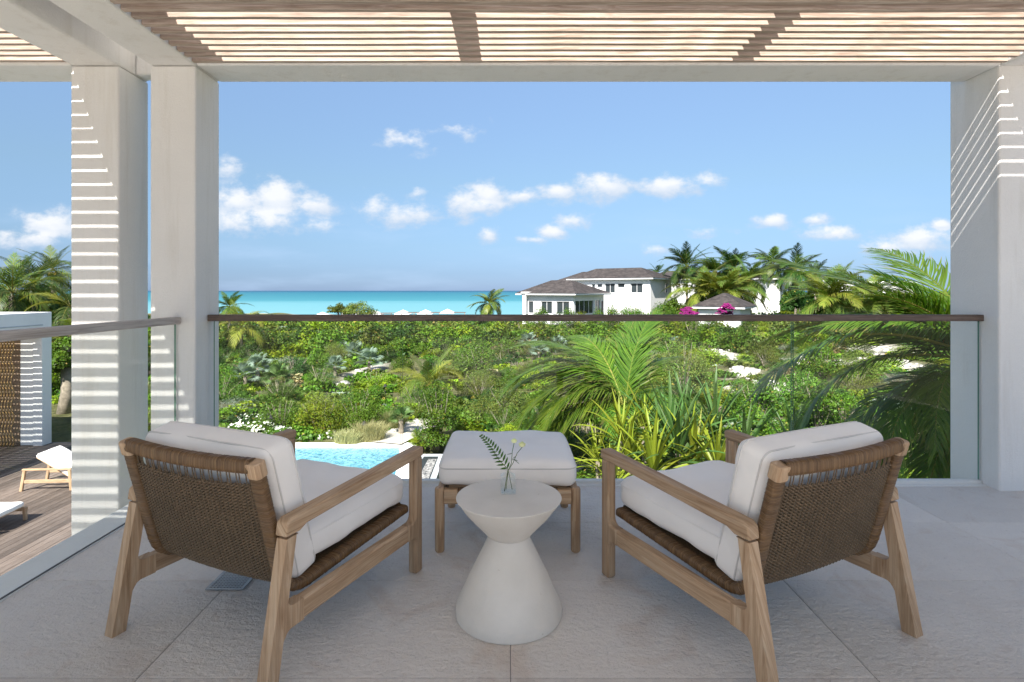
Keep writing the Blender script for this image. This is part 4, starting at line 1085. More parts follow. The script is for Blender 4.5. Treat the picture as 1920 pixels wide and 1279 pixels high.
KIND = {  # base colour, variation, leaf length, leaf aspect, lumps, upright
    'green': ((.075, .150, .012), .30, .085, .55, 22, .3),
    'yellow': ((.165, .235, .012), .30, .090, .55, 20, .35),
    'dark': ((.030, .070, .012), .30, .080, .6, 22, .2),
    'olive': ((.105, .140, .024), .35, .060, .5, 26, .3),
    'silver': ((.20, .25, .19), .2, .060, .4, 20, .4),
    'fine': ((.07, .13, .015), .35, .045, .4, 30, .4),
    'dry': ((.20, .165, .085), .35, .06, .35, 20, .5),
}
def shrub_cloud(kind, n, r=1.0, h=1.3, tall=False, lump_r=.34, lscale=1.0, open_=0.0):
    base, var, ll, asp, nl, upr = KIND[kind]
    th = rng.uniform(0, 2 * math.pi, nl); rad = np.sqrt(rng.uniform(0, 1, nl)) * .78; 
    top = (1 - rad ** 2 * .75); hz = rng.uniform(.12 if tall else .30, 1.0, nl) * top
    if tall: rad = rad * (1 - .55 * hz)
    cx, cy, cz = rad * np.cos(th) * r, rad * np.sin(th) * r, np.maximum(hz * h - lump_r * r * .6, .12 * h)
    lr = rng.uniform(.65, 1.25, nl) * lump_r * r; lc = 1 + rng.uniform(-.28, .28, nl); hue = rng.uniform(-.12, .12, nl)
    w = lr ** 2; pick = rng.choice(nl, n, p=w / w.sum()); d = rot_cols(n); d[:, 2] = np.abs(d[:, 2]) * .9 - .25 * rng.uniform(0, 1, n); d /= np.linalg.norm(d, axis=1)[:, None]
    rr = lr[pick] * (1 - rng.uniform(0, 1, n) ** 2.2 * .75) * (1 + rng.normal(0, .09, n))
    c = np.stack([cx[pick] + d[:, 0] * rr, cy[pick] + d[:, 1] * rr, cz[pick] + d[:, 2] * rr * min(1.3, h / r)], -1); c[:, 2] = np.maximum(c[:, 2], .02)
    nr = d * .8 + rot_cols(n) * .75 + np.array([0, 0, upr]); nr /= np.linalg.norm(nr, axis=1)[:, None]
    sz = ll * lscale * rng.uniform(.6, 1.35, n)
    col = np.array(base)[None, :] * (lc[pick] * (1 + rng.uniform(-var, var, n)))[:, None]
    col[:, 0] *= 1 + hue[pick] + rng.normal(0, .08, n); old = rng.uniform(0, 1, n) < .018; col[old] = np.array((.26, .2, .04)) * rng.uniform(.7, 1.2, (old.sum(), 1))
    return c, nr, sz, sz * asp * rng.uniform(.8, 1.2, n), np.clip(col, .004, .8)
def stems_mesh(r, h, n=7):
    s = MB()
    for k in range(n):
        a = random.uniform(0, 6.28); q = random.uniform(.2, .75) * r
        s.tube([(0.05 * math.cos(a), .05 * math.sin(a), -.1), (q * .45 * math.cos(a + .2), q * .45 * math.sin(a + .2), h * .35), (q * math.cos(a), q * math.sin(a), h * random.uniform(.6, .85))], [.022 * r, .015 * r, .006 * r], 4)
    me = s.mesh('stem', M_BARK); return me
protos = {}
def shrub_proto(key, kind, n, r, h, tall=False, lump_r=.34, lscale=1.0):
    V, F, C = leaf_cards(*shrub_cloud(kind, n, r, h, tall, lump_r, lscale)); protos[key] = (np_mesh('foliage', V, F, C, M_LEAF), stems_mesh(r, h, 46 if kind == 'dry' else 12), r, h)
for kind in ('green', 'yellow', 'dark', 'olive', 'fine', 'silver', 'dry'):
    for v in range(3 if kind in ('green', 'olive', 'fine', 'dark') else 2):
        shrub_proto((kind, v), kind, {'fine': 7200, 'dry': 1700, 'olive': 5200}.get(kind, 4200), 1.0, 1.25 + .2 * v, lscale={'silver': .9}.get(kind, 1.0))
shrub_proto(('tall', 0), 'green', 7000, 1.0, 2.6, True, .36, .9)
shrub_proto(('tallyellow', 0), 'yellow', 6000, 1.0, 2.3, True, .36, .85)
shrub_proto(('clipped', 0), 'green', 7500, 1.0, 1.35, False, .42, .7)
shrub_proto(('clippedyellow', 0), 'yellow', 7500, 1.0, 1.35, False, .42, .7)
def put_shrub(key, x, y, r, hs=1.0, label=None, group=None, name='shrub', z=None, cat='shrub'):
    fo, st, pr, ph_ = protos[key]; o = empty(name, (x, y, float(ground(x, y)) - .05 if z is None else z), random.uniform(0, 6.28))
    a = link('foliage', fo, o); b = link('stem', st, o); 
    for c in (a, b): c.scale = (r * random.uniform(.9, 1.1), r * random.uniform(.9, 1.1), r * hs * random.uniform(.9, 1.1))
    tag(o, label, cat, group); return o
occupied = []
def free(x, y, r):
    return all((x - a) ** 2 + (y - b) ** 2 > (c + r) ** 2 * .36 for a, b, c in occupied)

# hand placed, recognisable shrubs: (px of centre, py of foot, radius px, key, height scale, label)
NAMED = [
    (820, 848, 54, ('tall', 0), .98, 'tall dense green shrub between the pool corner and the sand path'),
    (782, 842, 22, ('tallyellow', 0), .7, 'lower bright green shrub hugging the left foot of the tall dense shrub'),
    (525, 806, 48, ('clipped', 0), .95, 'rounded leafy bush behind the pool, left end of the bright hedge'),
    (600, 812, 56, ('clippedyellow', 0), 1.0, 'big yellow-green rounded bush in the middle of the hedge behind the pool'),
    (672, 806, 48, ('clipped', 0), 1.05, 'rounded green bush at the right end of the hedge by the grass'),
    (722, 795, 30, ('clipped', 0), .95, 'small round bush beside the tan grass and the path'),
    (440, 772, 40, ('silver', 0), .6, 'low silvery grey bush near the left column above the white flowers'),
    (640, 778, 30, ('fine', 0), .9, 'fine-leaved dark shrub between the hedge and the silver palms'),
    (905, 800, 42, ('olive', 0), 1.1, 'open olive shrub right of the tall dense shrub'),
    (955, 826, 34, ('yellow', 0), .8, 'bright yellow-green shrub peeking above the ottoman cushion'),
    (925, 838, 28, ('silver', 1), .8, 'pale green shrub directly left above the ottoman'),
    (880, 848, 26, ('olive', 1), .9, 'low olive shrub between the tall shrub and the ottoman'),
    (1415, 820, 46, ('green', 1), 1.1, 'leafy green shrub left of the glass joint on the right'),
    (1535, 815, 60, ('green', 2), 1.2, 'large glossy green shrub behind the right armchair'),
    (1500, 752, 44, ('green', 0), 1.2, 'upper glossy shrub beside the pale rubble patch'),
    (1282, 740, 52, ('olive', 2), 1.35, 'tall olive-green shrub right of the big coconut palm'),
    (1345, 760, 40, ('yellow', 0), .8, 'yellowish bush below the pale sand clearing'),
    (1463, 602, 34, ('clippedyellow', 0), 1.2, 'bright yellow-green bush right of the garden building'),
    (712, 640, 24, ('clippedyellow', 0), .6, 'small bright green bush at the start of the sand path, just under the handrail'),
    (1215, 596, 30, ('silver', 0), 1.2, 'pale silver bush in front of the two-storey villa'),
    (1160, 600, 26, ('tall', 0), .9, 'green bush in front of the pavilion door'),
]
for (px, py, rp, key, hs, lab) in NAMED:
    x, y = ground_at(px, py); r = rp * y / FPX; put_shrub(key, x, y, r, hs, lab); occupied.append((x, y, r))
for (px, Z, topy, rr_) in ((985, 60, 583, 1.6), (1012, 58, 581, 1.5), (1040, 61, 584, 1.6), (1066, 59, 583, 1.5), (1092, 62, 584, 1.6), (1118, 60, 586, 1.4), (1150, 63, 578, 1.6), (1178, 60, 571, 1.9), (1200, 62, 575, 1.7),
                          (1232, 61, 572, 2.0), (1256, 63, 576, 1.7), (1275, 58, 583, 1.5), (1300, 52, 592, 1.5), (1330, 53, 594, 1.3), (1405, 50, 598, 1.4), (1430, 52, 596, 1.5), (1482, 54, 588, 1.8), (1500, 58, 590, 1.6)):
    t_ = world_at(px, topy, Z); g_ = float(ground(t_.x, Z)); r_ = rr_; k_ = ('tall', 0) if random.random() < .55 else ('tallyellow', 0)
    put_shrub(k_, t_.x, Z, r_, (t_.z - g_) / (2.35 * r_), 'leafy green hedge bush along the front of the white villa buildings', 'hedge bushes in front of the villa'); occupied.append((t_.x, Z, r_))
# shrub groups that nothing in the photo tells apart
GL = {
    'green': ('rounded mid-green bush in the dense scrub beyond the pool', 'mid-green scrub bushes'),
    'yellow': ('yellow-green leafy bush in the dense scrub beyond the pool', 'yellow-green scrub bushes'),
    'dark': ('dark green bush in the dense scrub beyond the pool', 'dark green scrub bushes'),
    'olive': ('olive-green open bush in the dense scrub beyond the pool', 'olive scrub bushes'),
    'fine': ('fine-leaved green bush in the dense scrub beyond the pool', 'fine-leaved scrub bushes'),
    'silver': ('low silvery bush in the dense scrub beyond the pool', 'silvery scrub bushes'),
    'dry': ('dry brownish bush in the dense scrub beyond the pool', 'dry scrub bushes'),
}
kinds = ['green', 'yellow', 'dark', 'olive', 'fine', 'silver', 'dry']
def blocked(x, y):
    if any((x - a) ** 2 + (y - b) ** 2 < .9 for a, b in PATHP): return True
    if -7.9 < x < -1.2 and y < 16.2: return True
    if x < -7.4 and y < 16.4: return True
    if -20.5 < x < -12.2 and y < 21: return True
    return False
cnt = 0; tries = 0
while cnt < 285 and tries < 9000:
    tries += 1
    y = 9.5 + 33 * rng.uniform() ** .9; x = rng.uniform(-1.05, .95) * y
    if blocked(x, y): continue
    if x > 1 and y < 12.5 and rng.uniform() < .35: continue
    r = rng.uniform(.55, 1.15) * (1 if y > 14 else .75)
    if not free(x, y, r): continue
    sq = .55 * r; sm_ = max(float(sandmask(x + dx_, y + dy_)) for dx_, dy_ in ((0, 0), (sq, 0), (-sq, 0), (0, sq), (0, -sq)))
    if sm_ > .15 and rng.uniform() > .10: continue
    if sm_ > .15: r *= .5
    pk = np.array([.29, .17, .10, .20, .14, .02, .08])
    if x > 8: pk = np.array([.27, .20, .05, .25, .10, .04, .09])
    k = kinds[rng.choice(7, p=pk / pk.sum())]
    v = int(rng.integers(0, 3 if k in ('green', 'olive', 'fine', 'dark') else 2))
    hs = rng.uniform(.65, 1.05) * (.6 if k in ('silver', 'dry') else 1)
    pxx = CX + x / y * FPX
    zn = 'beyond the left side balustrade and deck' if pxx < 405 else 'in the left part of the garden before the small pale palm' if pxx < 720 else 'between the small pale palm and the ottoman' if pxx < 960 else 'around the large coconut palm in the centre' if pxx < 1290 else 'around the pale stony clearing at the right'
    put_shrub((k, v), x, y, r, hs, GL[k][0].replace('in the dense scrub beyond the pool', zn), GL[k][1] + ' ' + zn); occupied.append((x, y, r)); cnt += 1

# far scrub: one mass
def far_scrub(name, n_bush, ylo, yhi, leaf_px, kindp, xr=(-1.05, 1.0), rr=(.8, 1.9), hh=(.7, 1.4), dens=1.0, test=None, lab_kind='stuff'):
    VV = []; FF = []; CC = []; off = 0; clouds = {k: [shrub_cloud(k, 1500, 1.0, 1.0) for _ in range(3)] for k in kinds}
    made = 0; tr = 0
    while made < n_bush and tr < n_bush * 12:
        tr += 1
        y = math.exp(rng.uniform(math.log(ylo), math.log(yhi))); y = ylo + (yhi - ylo) * rng.uniform() if rng.uniform() < .6 else y
        x = rng.uniform(*xr) * y
        if test is not None and not test(x, y): continue
        if max(float(sandmask(x, y)), float(sandmask(x, y - .6))) > .12 and rng.uniform() > .03: continue
        if y > float(coast(x)) - 4: continue
        k = kinds[rng.choice(7, p=kindp)]; c, nr, sz, wd, col = clouds[k][int(rng.integers(3))]
        r = rng.uniform(*rr); h = r * rng.uniform(*hh) * (.6 if k in ('silver', 'dry') else 1); size = leaf_px * y / 555.0
        n = int(min(1400, dens * 5.5 * r * max(h, r) * 1.4 / (size * size * .5))); sel = rng.permutation(1500)[:n]; a = rng.uniform(0, 6.28); ca, sa = math.cos(a), math.sin(a)
        P = c[sel]; Q = np.stack([P[:, 0] * ca - P[:, 1] * sa, P[:, 0] * sa + P[:, 1] * ca, P[:, 2]], -1) * np.array([r, r, h]); Q += np.array([x, y, float(ground(x, y)) - .1])
        s_ = size * rng.uniform(.7, 1.4, len(sel)); cc = col[sel] * rng.uniform(.72, 1.3)
        V, F, C = leaf_cards(Q, nr[sel], s_ * 1.15, s_ * .8, cc); VV.append(V); FF.append(F + off); CC.append(C); off += len(V); made += 1
    o = link(name, np_mesh(name, np.concatenate(VV), np.concatenate(FF), np.concatenate(CC), M_LEAF)); tag(o, kind='stuff'); return off // 4
kp = np.array([.30, .15, .12, .23, .13, .04, .03]); kp = kp / kp.sum()
nl = far_scrub('scrub_thicket', 1500, 40, 66, 2.3, kp)
nl += far_scrub('scrub_thicket', 1500, 64, 112, 2.4, kp, rr=(1.0, 2.3), hh=(.6, 1.1))
nl += far_scrub('understorey', 900, 11, 42, 3.2, kp, rr=(.5, 1.0), hh=(.35, .7), test=lambda x, y: not blocked(x, y))
nl += far_scrub('distant_woodland', 900, 105, 420, 2.6, np.array([.25, .1, .3, .2, .12, 0, .03]), xr=(.28, 1.05), rr=(2.5, 6), hh=(.55, .95))
nl += far_scrub('distant_woodland', 500, 26, 70, 2.6, np.array([.2, .05, .5, .1, .15, 0, 0]), xr=(-1.1, -.72), rr=(1.6, 3.0), hh=(1.1, 1.9), test=lambda x, y: not blocked(x, y))
print('LEAVES', nl)

# ---- palms
def frond_mesh(L=3.0, bend=1.25, n=52, droop=.5, colA=(.07, .13, .02), colB=(.16, .19, .03), lw=.032, ll=.30, spread=52, seed=0, tipdry=.1, twist=0):
    r = np.random.default_rng(seed); V = []; F = []; C = []
    N_ = 26; ang = 0.0; P = [np.zeros(3)]; T = []
    for i in range(N_):
        s_ = i / N_; a = -bend * (s_ ** 1.25); T.append(np.array([math.cos(a), 0, math.sin(a)])); P.append(P[-1] + T[-1] * L / N_)
    T.append(T[-1])
    rc = np.array([(.30, .28, .06)]); 
    # rachis: triangular section
    for i in range(N_ + 1):
        w = .030 * L / 3 * (1 - .85 * i / N_); up = np.array([-T[i][2], 0, T[i][0]])
        V += [P[i] + np.array([0, w, 0]), P[i] - np.array([0, w, 0]), P[i] - up * w * 1.1]; C += [tuple(rc[0] * (1 - .3 * i / N_))] * 3
    for i in range(N_):
        b = 3 * i
        for (p, q) in ((0, 1), (1, 2), (2, 0)): F.append((b + p, b + q, b + 3 + q, b + 3 + p))
    cA, cB = np.array(colA), np.array(colB)
    for k in range(n):
        s_ = .10 + .90 * (k + .5) / n; fi = s_ * N_; i = min(int(fi), N_ - 1); p = P[i] + (P[i + 1] - P[i]) * (fi - i); t = T[i]; up = np.array([-t[2], 0, t[0]])
        prof = math.sin(math.pi * min(1, (s_ * .93 + .07)) ** .75) ** .6 if s_ < .98 else .35
        ln = L * ll * max(.25, prof) * r.uniform(.88, 1.08); w = lw * L / 3 * (.7 + .5 * prof)
        for sd in (-1, 1):
            a = math.radians(spread * (1 - .45 * s_) + r.normal(0, 5)); vee = r.uniform(.15, .4)
            d = t * math.cos(a) + np.array([0, sd, 0]) * math.sin(a) + up * vee * (1 - s_); d /= np.linalg.norm(d)
            wv = np.cross(d, up); wv /= np.linalg.norm(wv) + 1e-9
            dr = droop * r.uniform(.7, 1.3); g = np.array([0, 0, -1.0])
            c = (cA + (cB - cA) * r.uniform(0, 1)) * r.uniform(.8, 1.2); b = len(V); q = p.copy(); dd = d.copy()
            ws = (.55, 1, .8, .04)
            for m in range(4):
                V += [q - wv * w * ws[m] / 2, q + wv * w * ws[m] / 2]; cm = c if m < 3 or r.uniform() > tipdry * 3 else np.array((.28, .22, .08)); C += [tuple(cm)] * 2
                dd = dd + g * dr * (.22 + .25 * m); dd /= np.linalg.norm(dd); q = q + dd * ln / 3
            for m in range(3): F.append((b + 2 * m, b + 2 * m + 1, b + 2 * m + 3, b + 2 * m + 2))
    return np_mesh('frond', np.array(V), np.array(F), np.array(C), M_FROND)
FR = {
    'coco': [frond_mesh(3, b, 46, d, seed=i) for i, (b, d) in enumerate(((.5, .25), (.9, .4), (1.3, .5), (1.8, .6), (2.2, .7)))],
    'cocoy': [frond_mesh(3, b, 46, d, (.14, .17, .02), (.26, .25, .04), seed=20 + i) for i, (b, d) in enumerate(((.9, .4), (1.5, .5), (2.1, .7)))],
    'dark': [frond_mesh(3, b, 42, d, (.030, .07, .016), (.07, .11, .025), seed=40 + i, ll=.27) for i, (b, d) in enumerate(((.7, .3), (1.1, .45), (1.6, .6), (2.2, .7)))],
    'fdark': [frond_mesh(3, b, 54, d, (.022, .062, .013), (.055, .11, .02), seed=140 + i, ll=.31, lw=.036) for i, (b, d) in enumerate(((.5, .3), (.9, .45), (1.4, .6), (2.0, .8)))],
    'fcoco': [frond_mesh(3, b, 54, d, (.05, .11, .015), (.12, .165, .025), seed=160 + i, ll=.31, lw=.036) for i, (b, d) in enumerate(((.6, .3), (1.1, .5), (1.7, .8), (2.3, 1.0)))],
    'fyel': [frond_mesh(3, b, 54, d, (.09, .14, .018), (.21, .22, .03), seed=180 + i, ll=.31, lw=.036) for i, (b, d) in enumerate(((.9, .4), (1.6, .8), (2.3, 1.0)))],
    'near': [frond_mesh(3, b, 92, d, (.045, .115, .012), (.10, .17, .018), lw=.023, ll=.30, seed=60 + i, spread=56) for i, (b, d) in enumerate(((.45, .18), (.9, .35), (1.3, .5), (1.7, .6)))],
    'neary': [frond_mesh(3, b, 96, d, (.06, .135, .012), (.13, .195, .018), lw=.021, ll=.30, seed=80 + i, spread=56) for i, (b, d) in enumerate(((.8, .5), (1.5, .8), (2.1, 1.0)))],
}
def palm(x, y, zc, fl, nf, fams, label, group=None, el=(-25, 75), lean=(0, 0), trunk_r=.13, wind=0.0, zbase=None, fronds=None, name='coconut_palm', seed=0, nuts=False):
    rr = random.Random(seed + 11); zb = float(ground(x, y)) if zbase is None else zbase
    o = empty(name, (x, y, zb)); tag(o, label, 'palm', group); H = zc - zb
    lx, ly = lean; s = MB(); pts = [(-lx * (1 - t) ** 2 * 1.0, -ly * (1 - t) ** 2, H * t - .15) for t in np.linspace(0, 1, 12)]
    rad = [trunk_r * (1.35 - .5 * t if t > .1 else 1.7 - 3 * t) * (1 + .06 * (i % 2)) for i, t in enumerate(np.linspace(0, 1, 12))]; s.tube(pts, rad, 8); s.build('trunk', M_BARK, o, smooth=True)
    if nuts:
        s = MB()
        for k in range(6): a = rr.uniform(0, 6.28); s.lathe([(0.001, H - .45), (.09, H - .38), (.11, H - .30), (.08, H - .2), (.001, H - .16)], .2 * math.cos(a), .2 * math.sin(a), 7)
        s.build('coconut_cluster', m_nut, o, smooth=True)['kind'] = 'stuff'
    lst = fronds
    if lst is None:
        lst = []
        for k in range(nf):
            f = (k + .5) / nf; e = el[1] + (el[0] - el[1]) * f ** .9 + rr.uniform(-8, 8); az = k * 137.5 + rr.uniform(-14, 14); lst.append((az, e, fl * rr.uniform(.85, 1.08) * (1 if e < 60 else .85), None))
    for (az, e, L, me) in lst:
        if me is None:
            fam = FR[rr.choice(fams)]; low = (e < 15); me = fam[-1 - rr.randrange(2)] if low else fam[rr.randrange(max(1, len(fam) - 1))]
        q = link('frond', me, o); q.location = (0, 0, H)
        q.rotation_mode = 'XYZ'; m = Matrix.Rotation(R(az + wind * math.sin(R(az)) * 25), 4, 'Z') @ Matrix.Rotation(-R(e), 4, 'Y') @ Matrix.Rotation(R(rr.uniform(-18, 18)), 4, 'X'); q.rotation_euler = m.to_euler()
        q.scale = (L / 3,) * 3
    return o
m_nut = m_simple('coconut_husk', (.42, .27, .05), .5)
# big young coconut palm in the middle of the view
N0 = FR['neary']; NN = FR['near']
c = world_at(1172, 770, 12.4)
palm(c.x, c.y, c.z, 3.2, 0, [], 'large young coconut palm arching in the centre of the garden', trunk_r=.15, seed=2, fronds=[
    (172, 52, 3.3, N0[2]), (190, 34, 3.0, N0[2]), (150, 62, 3.4, N0[1]), (205, 14, 2.6, N0[1]), (120, 66, 3.2, N0[1]), (222, 36, 2.7, N0[2]), (78, 64, 3.0, NN[1]), (48, 52, 2.8, NN[2]),
    (250, 30, 2.3, NN[3]), (25, 38, 2.5, NN[3]), (-15, 34, 2.3, NN[3]), (-50, 35, 2.2, NN[2]), (100, 50, 3.2, N0[1]), (135, 42, 3.2, N0[2]), (280, 44, 2.1, NN[2]), (180, 66, 3.2, N0[1]), (62, 74, 2.9, NN[1]), (162, 12, 2.5, N0[1]), (160, 36, 3.1, N0[2]), (178, 58, 3.4, N0[2]), (195, 46, 3.2, N0[2]), (165, 48, 3.4, N0[2]), (142, 58, 3.4, N0[2]), (210, 44, 3.0, N0[2])])
# palm close to the balcony on the right, crown hidden behind the right column
c = world_at(1872, 690, 6.5)
palm(c.x, c.y, c.z, 3.5, 0, [], 'coconut palm close to the terrace, fronds reaching past the right column', trunk_r=.17, seed=4, fronds=[
    (180, 27, 3.3, NN[2]), (176, 38, 2.8, NN[0]), (165, 52, 1.8, NN[0]), (150, 62, 1.9, NN[1]), (184, 45, 2.2, NN[1]), (196, 34, 2.4, NN[1]), (190, 6, 2.5, NN[3]), (182, -8, 2.2, NN[2]), (205, 20, 2.2, NN[3]), (150, 34, 2.8, NN[2]),
    (165, -2, 2.4, NN[3]), (200, -25, 2.1, NN[2]), (140, 50, 2.6, NN[1]), (120, 30, 3.0, NN[2]), (100, 60, 2.6, NN[1]), (60, 40, 3.0, NN[2]), (10, 50, 3.0, NN[1]), (-40, 45, 3.0, NN[2]), (215, -5, 2.0, NN[3]), (178, -38, 2.2, NN[2]), (168, 18, 2.9, NN[3]), (186, -55, 2.0, NN[1]), (210, -40, 1.9, NN[2])])
# small palm left of centre
c = world_at(806, 722, 21.5)
palm(c.x, c.y, c.z, 1.9, 13, ['cocoy', 'coco'], 'small pale-green palm above the tall shrub left of centre', trunk_r=.10, el=(5, 75), seed=6)
BG = [  # px, py of crown centre, Z, frond length, count, families, label
    (1288, 499, 82, 3.9, 18, ['dark'], 'tallest dark palm standing against the sky behind the villa', .9),
    (1342, 512, 78, 4.2, 17, ['dark', 'coco'], 'windswept palm just right of the tallest dark palm', .9),
    (1376, 503, 80, 3.8, 16, ['dark'], 'dark palm at the top middle of the palm cluster', .9),
    (1318, 548, 70, 4.4, 18, ['coco', 'cocoy'], 'broad yellow-green palm left of the garden building roof', 0),
    (1362, 552, 68, 4.6, 18, ['coco', 'cocoy'], 'broad palm directly behind the garden building roof', 0),
    (1405, 527, 72, 4.0, 17, ['coco'], 'feathery palm at the right side of the cluster, near the end wing', .5),
    (1449, 496, 92, 3.9, 16, ['coco', 'dark'], 'palm rising behind the brown roofed end wing', .9),
    (1492, 508, 78, 3.9, 17, ['coco', 'dark'], 'tall windblown palm right of the end wing, trunk showing', .9),
    (1529, 513, 105, 3.4, 14, ['dark'], 'small distant palm between the tall palm and the pale house', 0),
    (1556, 562, 58, 4.4, 20, ['coco', 'cocoy'], 'wide drooping palm in front of the pale distant house', 0),
    (1635, 560, 60, 4.2, 16, ['coco', 'cocoy'], 'palm further right behind the near palm fronds', 0),
    (1232, 512, 92, 2.2, 10, ['dark', 'coco'], 'small palm tip poking over the villa roof ridge', 0),
    (918, 570, 84, 2.9, 15, ['coco', 'cocoy'], 'lone palm against the sea left of the pavilion', 0),
    (430, 576, 60, 2.2, 13, ['coco'], 'small palm beside the left column in front of the sea', 0),
    (452, 612, 40, 2.4, 13, ['coco', 'cocoy'], 'low arching palm under the handrail near the left column', 0),
    (99, 506, 36, 2.2, 17, ['coco', 'dark'], 'crowned palm with orange nuts at far left against the sky', 0),
    (62, 530, 31, 2.4, 17, ['dark'], 'dark palm left of the nut-bearing palm', 0),
    (22, 548, 27, 2.5, 16, ['dark', 'coco'], 'shaggy palm at the left edge above the cabana', 0),
    (132, 575, 26, 2.2, 12, ['cocoy', 'dark'], 'palm with yellow arching frond beside the outer left column', 0),
    (150, 640, 24, 2.1, 12, ['coco', 'cocoy'], 'palm low behind the cabana corner near the outer column', 0),
    (1190, 545, 74, 2.0, 10, ['coco'], 'short palm peeping beside the two-storey villa wall', 0),
]
for i, (px, py, Z, L, n, fams, lab, wnd) in enumerate(BG[:-1]):
    c = world_at(px, py, Z); palm(c.x, c.y, c.z, L * (1.25 if Z > 50 else 1.1), int(n * (1.75 if Z > 50 else 1.4)), ['f' + q[:5].replace('cocoy', 'yel') for q in fams] if Z > 50 else fams, lab, wind=wnd, seed=30 + i, el=(-35, 78), trunk_r=.15 if Z > 50 else .12, nuts=(px == 99))

# ---- fan palms
def fan_leaf(seed, col, n=24):
    r = np.random.default_rng(seed); V = []; F = []; C = []
    # petiole
    for t in (0, 1): 
        for k in range(3): a = 2.1 * k; V.append((.55 * t, .008 * math.cos(a), .008 * math.sin(a))); C.append((.18, .2, .08))
    F += [(0, 1, 4, 3), (1, 2, 5, 4), (2, 0, 3, 5)]
    for k in range(n):
        a = math.radians(-125 + 250 * k / (n - 1)); L = .55 * (1 - .18 * abs(a) / 2.2) * r.uniform(.92, 1.05); d = np.array([math.cos(a), math.sin(a), 0]); w = np.array([-math.sin(a), math.cos(a), 0]) * .034
        c = np.array(col) * r.uniform(.85, 1.15); b = len(V); o = np.array([.55, 0, 0]); z = .05 * (k % 2)
        for (t, ww, dz) in ((.02, .1, 0), (.55, 1.0, .03), (.8, .6, -.0), (1.0, .05, -.07 - r.uniform(0, .06))):
            for sd in (-1, 1): V.append(tuple(o + d * L * t + w * ww * sd + np.array([0, 0, dz + (.02 if sd > 0 else 0)]))); C.append(tuple(c))
        for m in range(3): F.append((b + 2 * m, b + 2 * m + 1, b + 2 * m + 3, b + 2 * m + 2))
    return np_mesh('fan_leaf', np.array(V), np.array(F), np.array(C), M_FROND)
FAN_S = [fan_leaf(i, (.19, .26, .20)) for i in range(3)]; FAN_G = [fan_leaf(10 + i, (.10, .17, .05)) for i in range(3)]
def fan_palm(px, py, sc, silver, label, group=None, h=.5):
    x, y = ground_at(px, py); o = empty('fan_palm', (x, y, float(ground(x, y)))); tag(o, label, 'palm', group); rr = random.Random(int(px))
    s = MB(); s.tube([(0, 0, -.1), (0, 0, h * .5), (0, 0, h)], [.09, .08, .07], 6); s.build('trunk', M_BARK, o)
    for k in range(15):
        q = link('fan_leaf', rr.choice(FAN_S if silver else FAN_G), o); e = 80 - 95 * (k + .5) / 15 + rr.uniform(-8, 8); q.location = (0, 0, h)
        q.rotation_euler = (Matrix.Rotation(R(k * 137.5), 4, 'Z') @ Matrix.Rotation(-R(e), 4, 'Y') @ Matrix.Rotation(R(rr.uniform(-25, 25)), 4, 'X')).to_euler(); q.scale = (sc,) * 3
    occupied.append((x, y, sc))
for (px, py, sc) in ((665, 672, 1.25), (692, 690, 1.2), (450, 660, 1.1), (1045, 655, 1.2), (905, 628, 1.3), (560, 632, 1.3), (1265, 650, 1.1), (640, 664, 1.1), (628, 700, .9), (483, 705, 1.1), (460, 722, 1.0), (990, 650, 1.3), (1010, 668, 1.2), (870, 655, 1.0), (590, 650, 1.1)):
    fan_palm(px, py + 6, sc * .62, True, 'silvery blue fan palm standing among the scrub', 'silver fan palms in the scrub')
fan_palm(520, 735, .7, False, 'green fan palm at the left among dark bushes', None)
fan_palm(752, 818, .42, False, 'yellowish fan palm at the edge of the sand path by the glass joint', None)

# ---- strap-leaved plants just below the terrace
def strap(seed, L, w, col, bend):
    r = np.random.default_rng(seed); V = []; C = []; F = []; p = np.zeros(3); a = 0; N_ = 9; rib = r.uniform(.15, .3)
    for i in range(N_ + 1):
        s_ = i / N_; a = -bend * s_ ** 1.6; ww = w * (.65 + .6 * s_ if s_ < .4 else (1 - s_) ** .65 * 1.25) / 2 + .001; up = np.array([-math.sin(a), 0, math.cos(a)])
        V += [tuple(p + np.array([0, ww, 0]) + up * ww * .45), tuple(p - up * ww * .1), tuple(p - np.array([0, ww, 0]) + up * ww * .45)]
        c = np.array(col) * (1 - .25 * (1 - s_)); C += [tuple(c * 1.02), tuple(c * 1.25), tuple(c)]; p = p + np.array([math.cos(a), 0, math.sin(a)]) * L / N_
    for i in range(N_):
        b = 3 * i; F += [(b, b + 1, b + 4, b + 3), (b + 1, b + 2, b + 5, b + 4)]
    return np_mesh('strap_leaf', np.array(V), np.array(F), np.array(C), M_FROND, True)
ST = {'g': [strap(i, 1.15, .085, (.07, .14, .035), b) for i, b in enumerate((.25, .5, .9, 1.4))], 'y': [strap(10 + i, 1.0, .07, (.20, .235, .02), b) for i, b in enumerate((.3, .6, 1.0, 1.5))]}
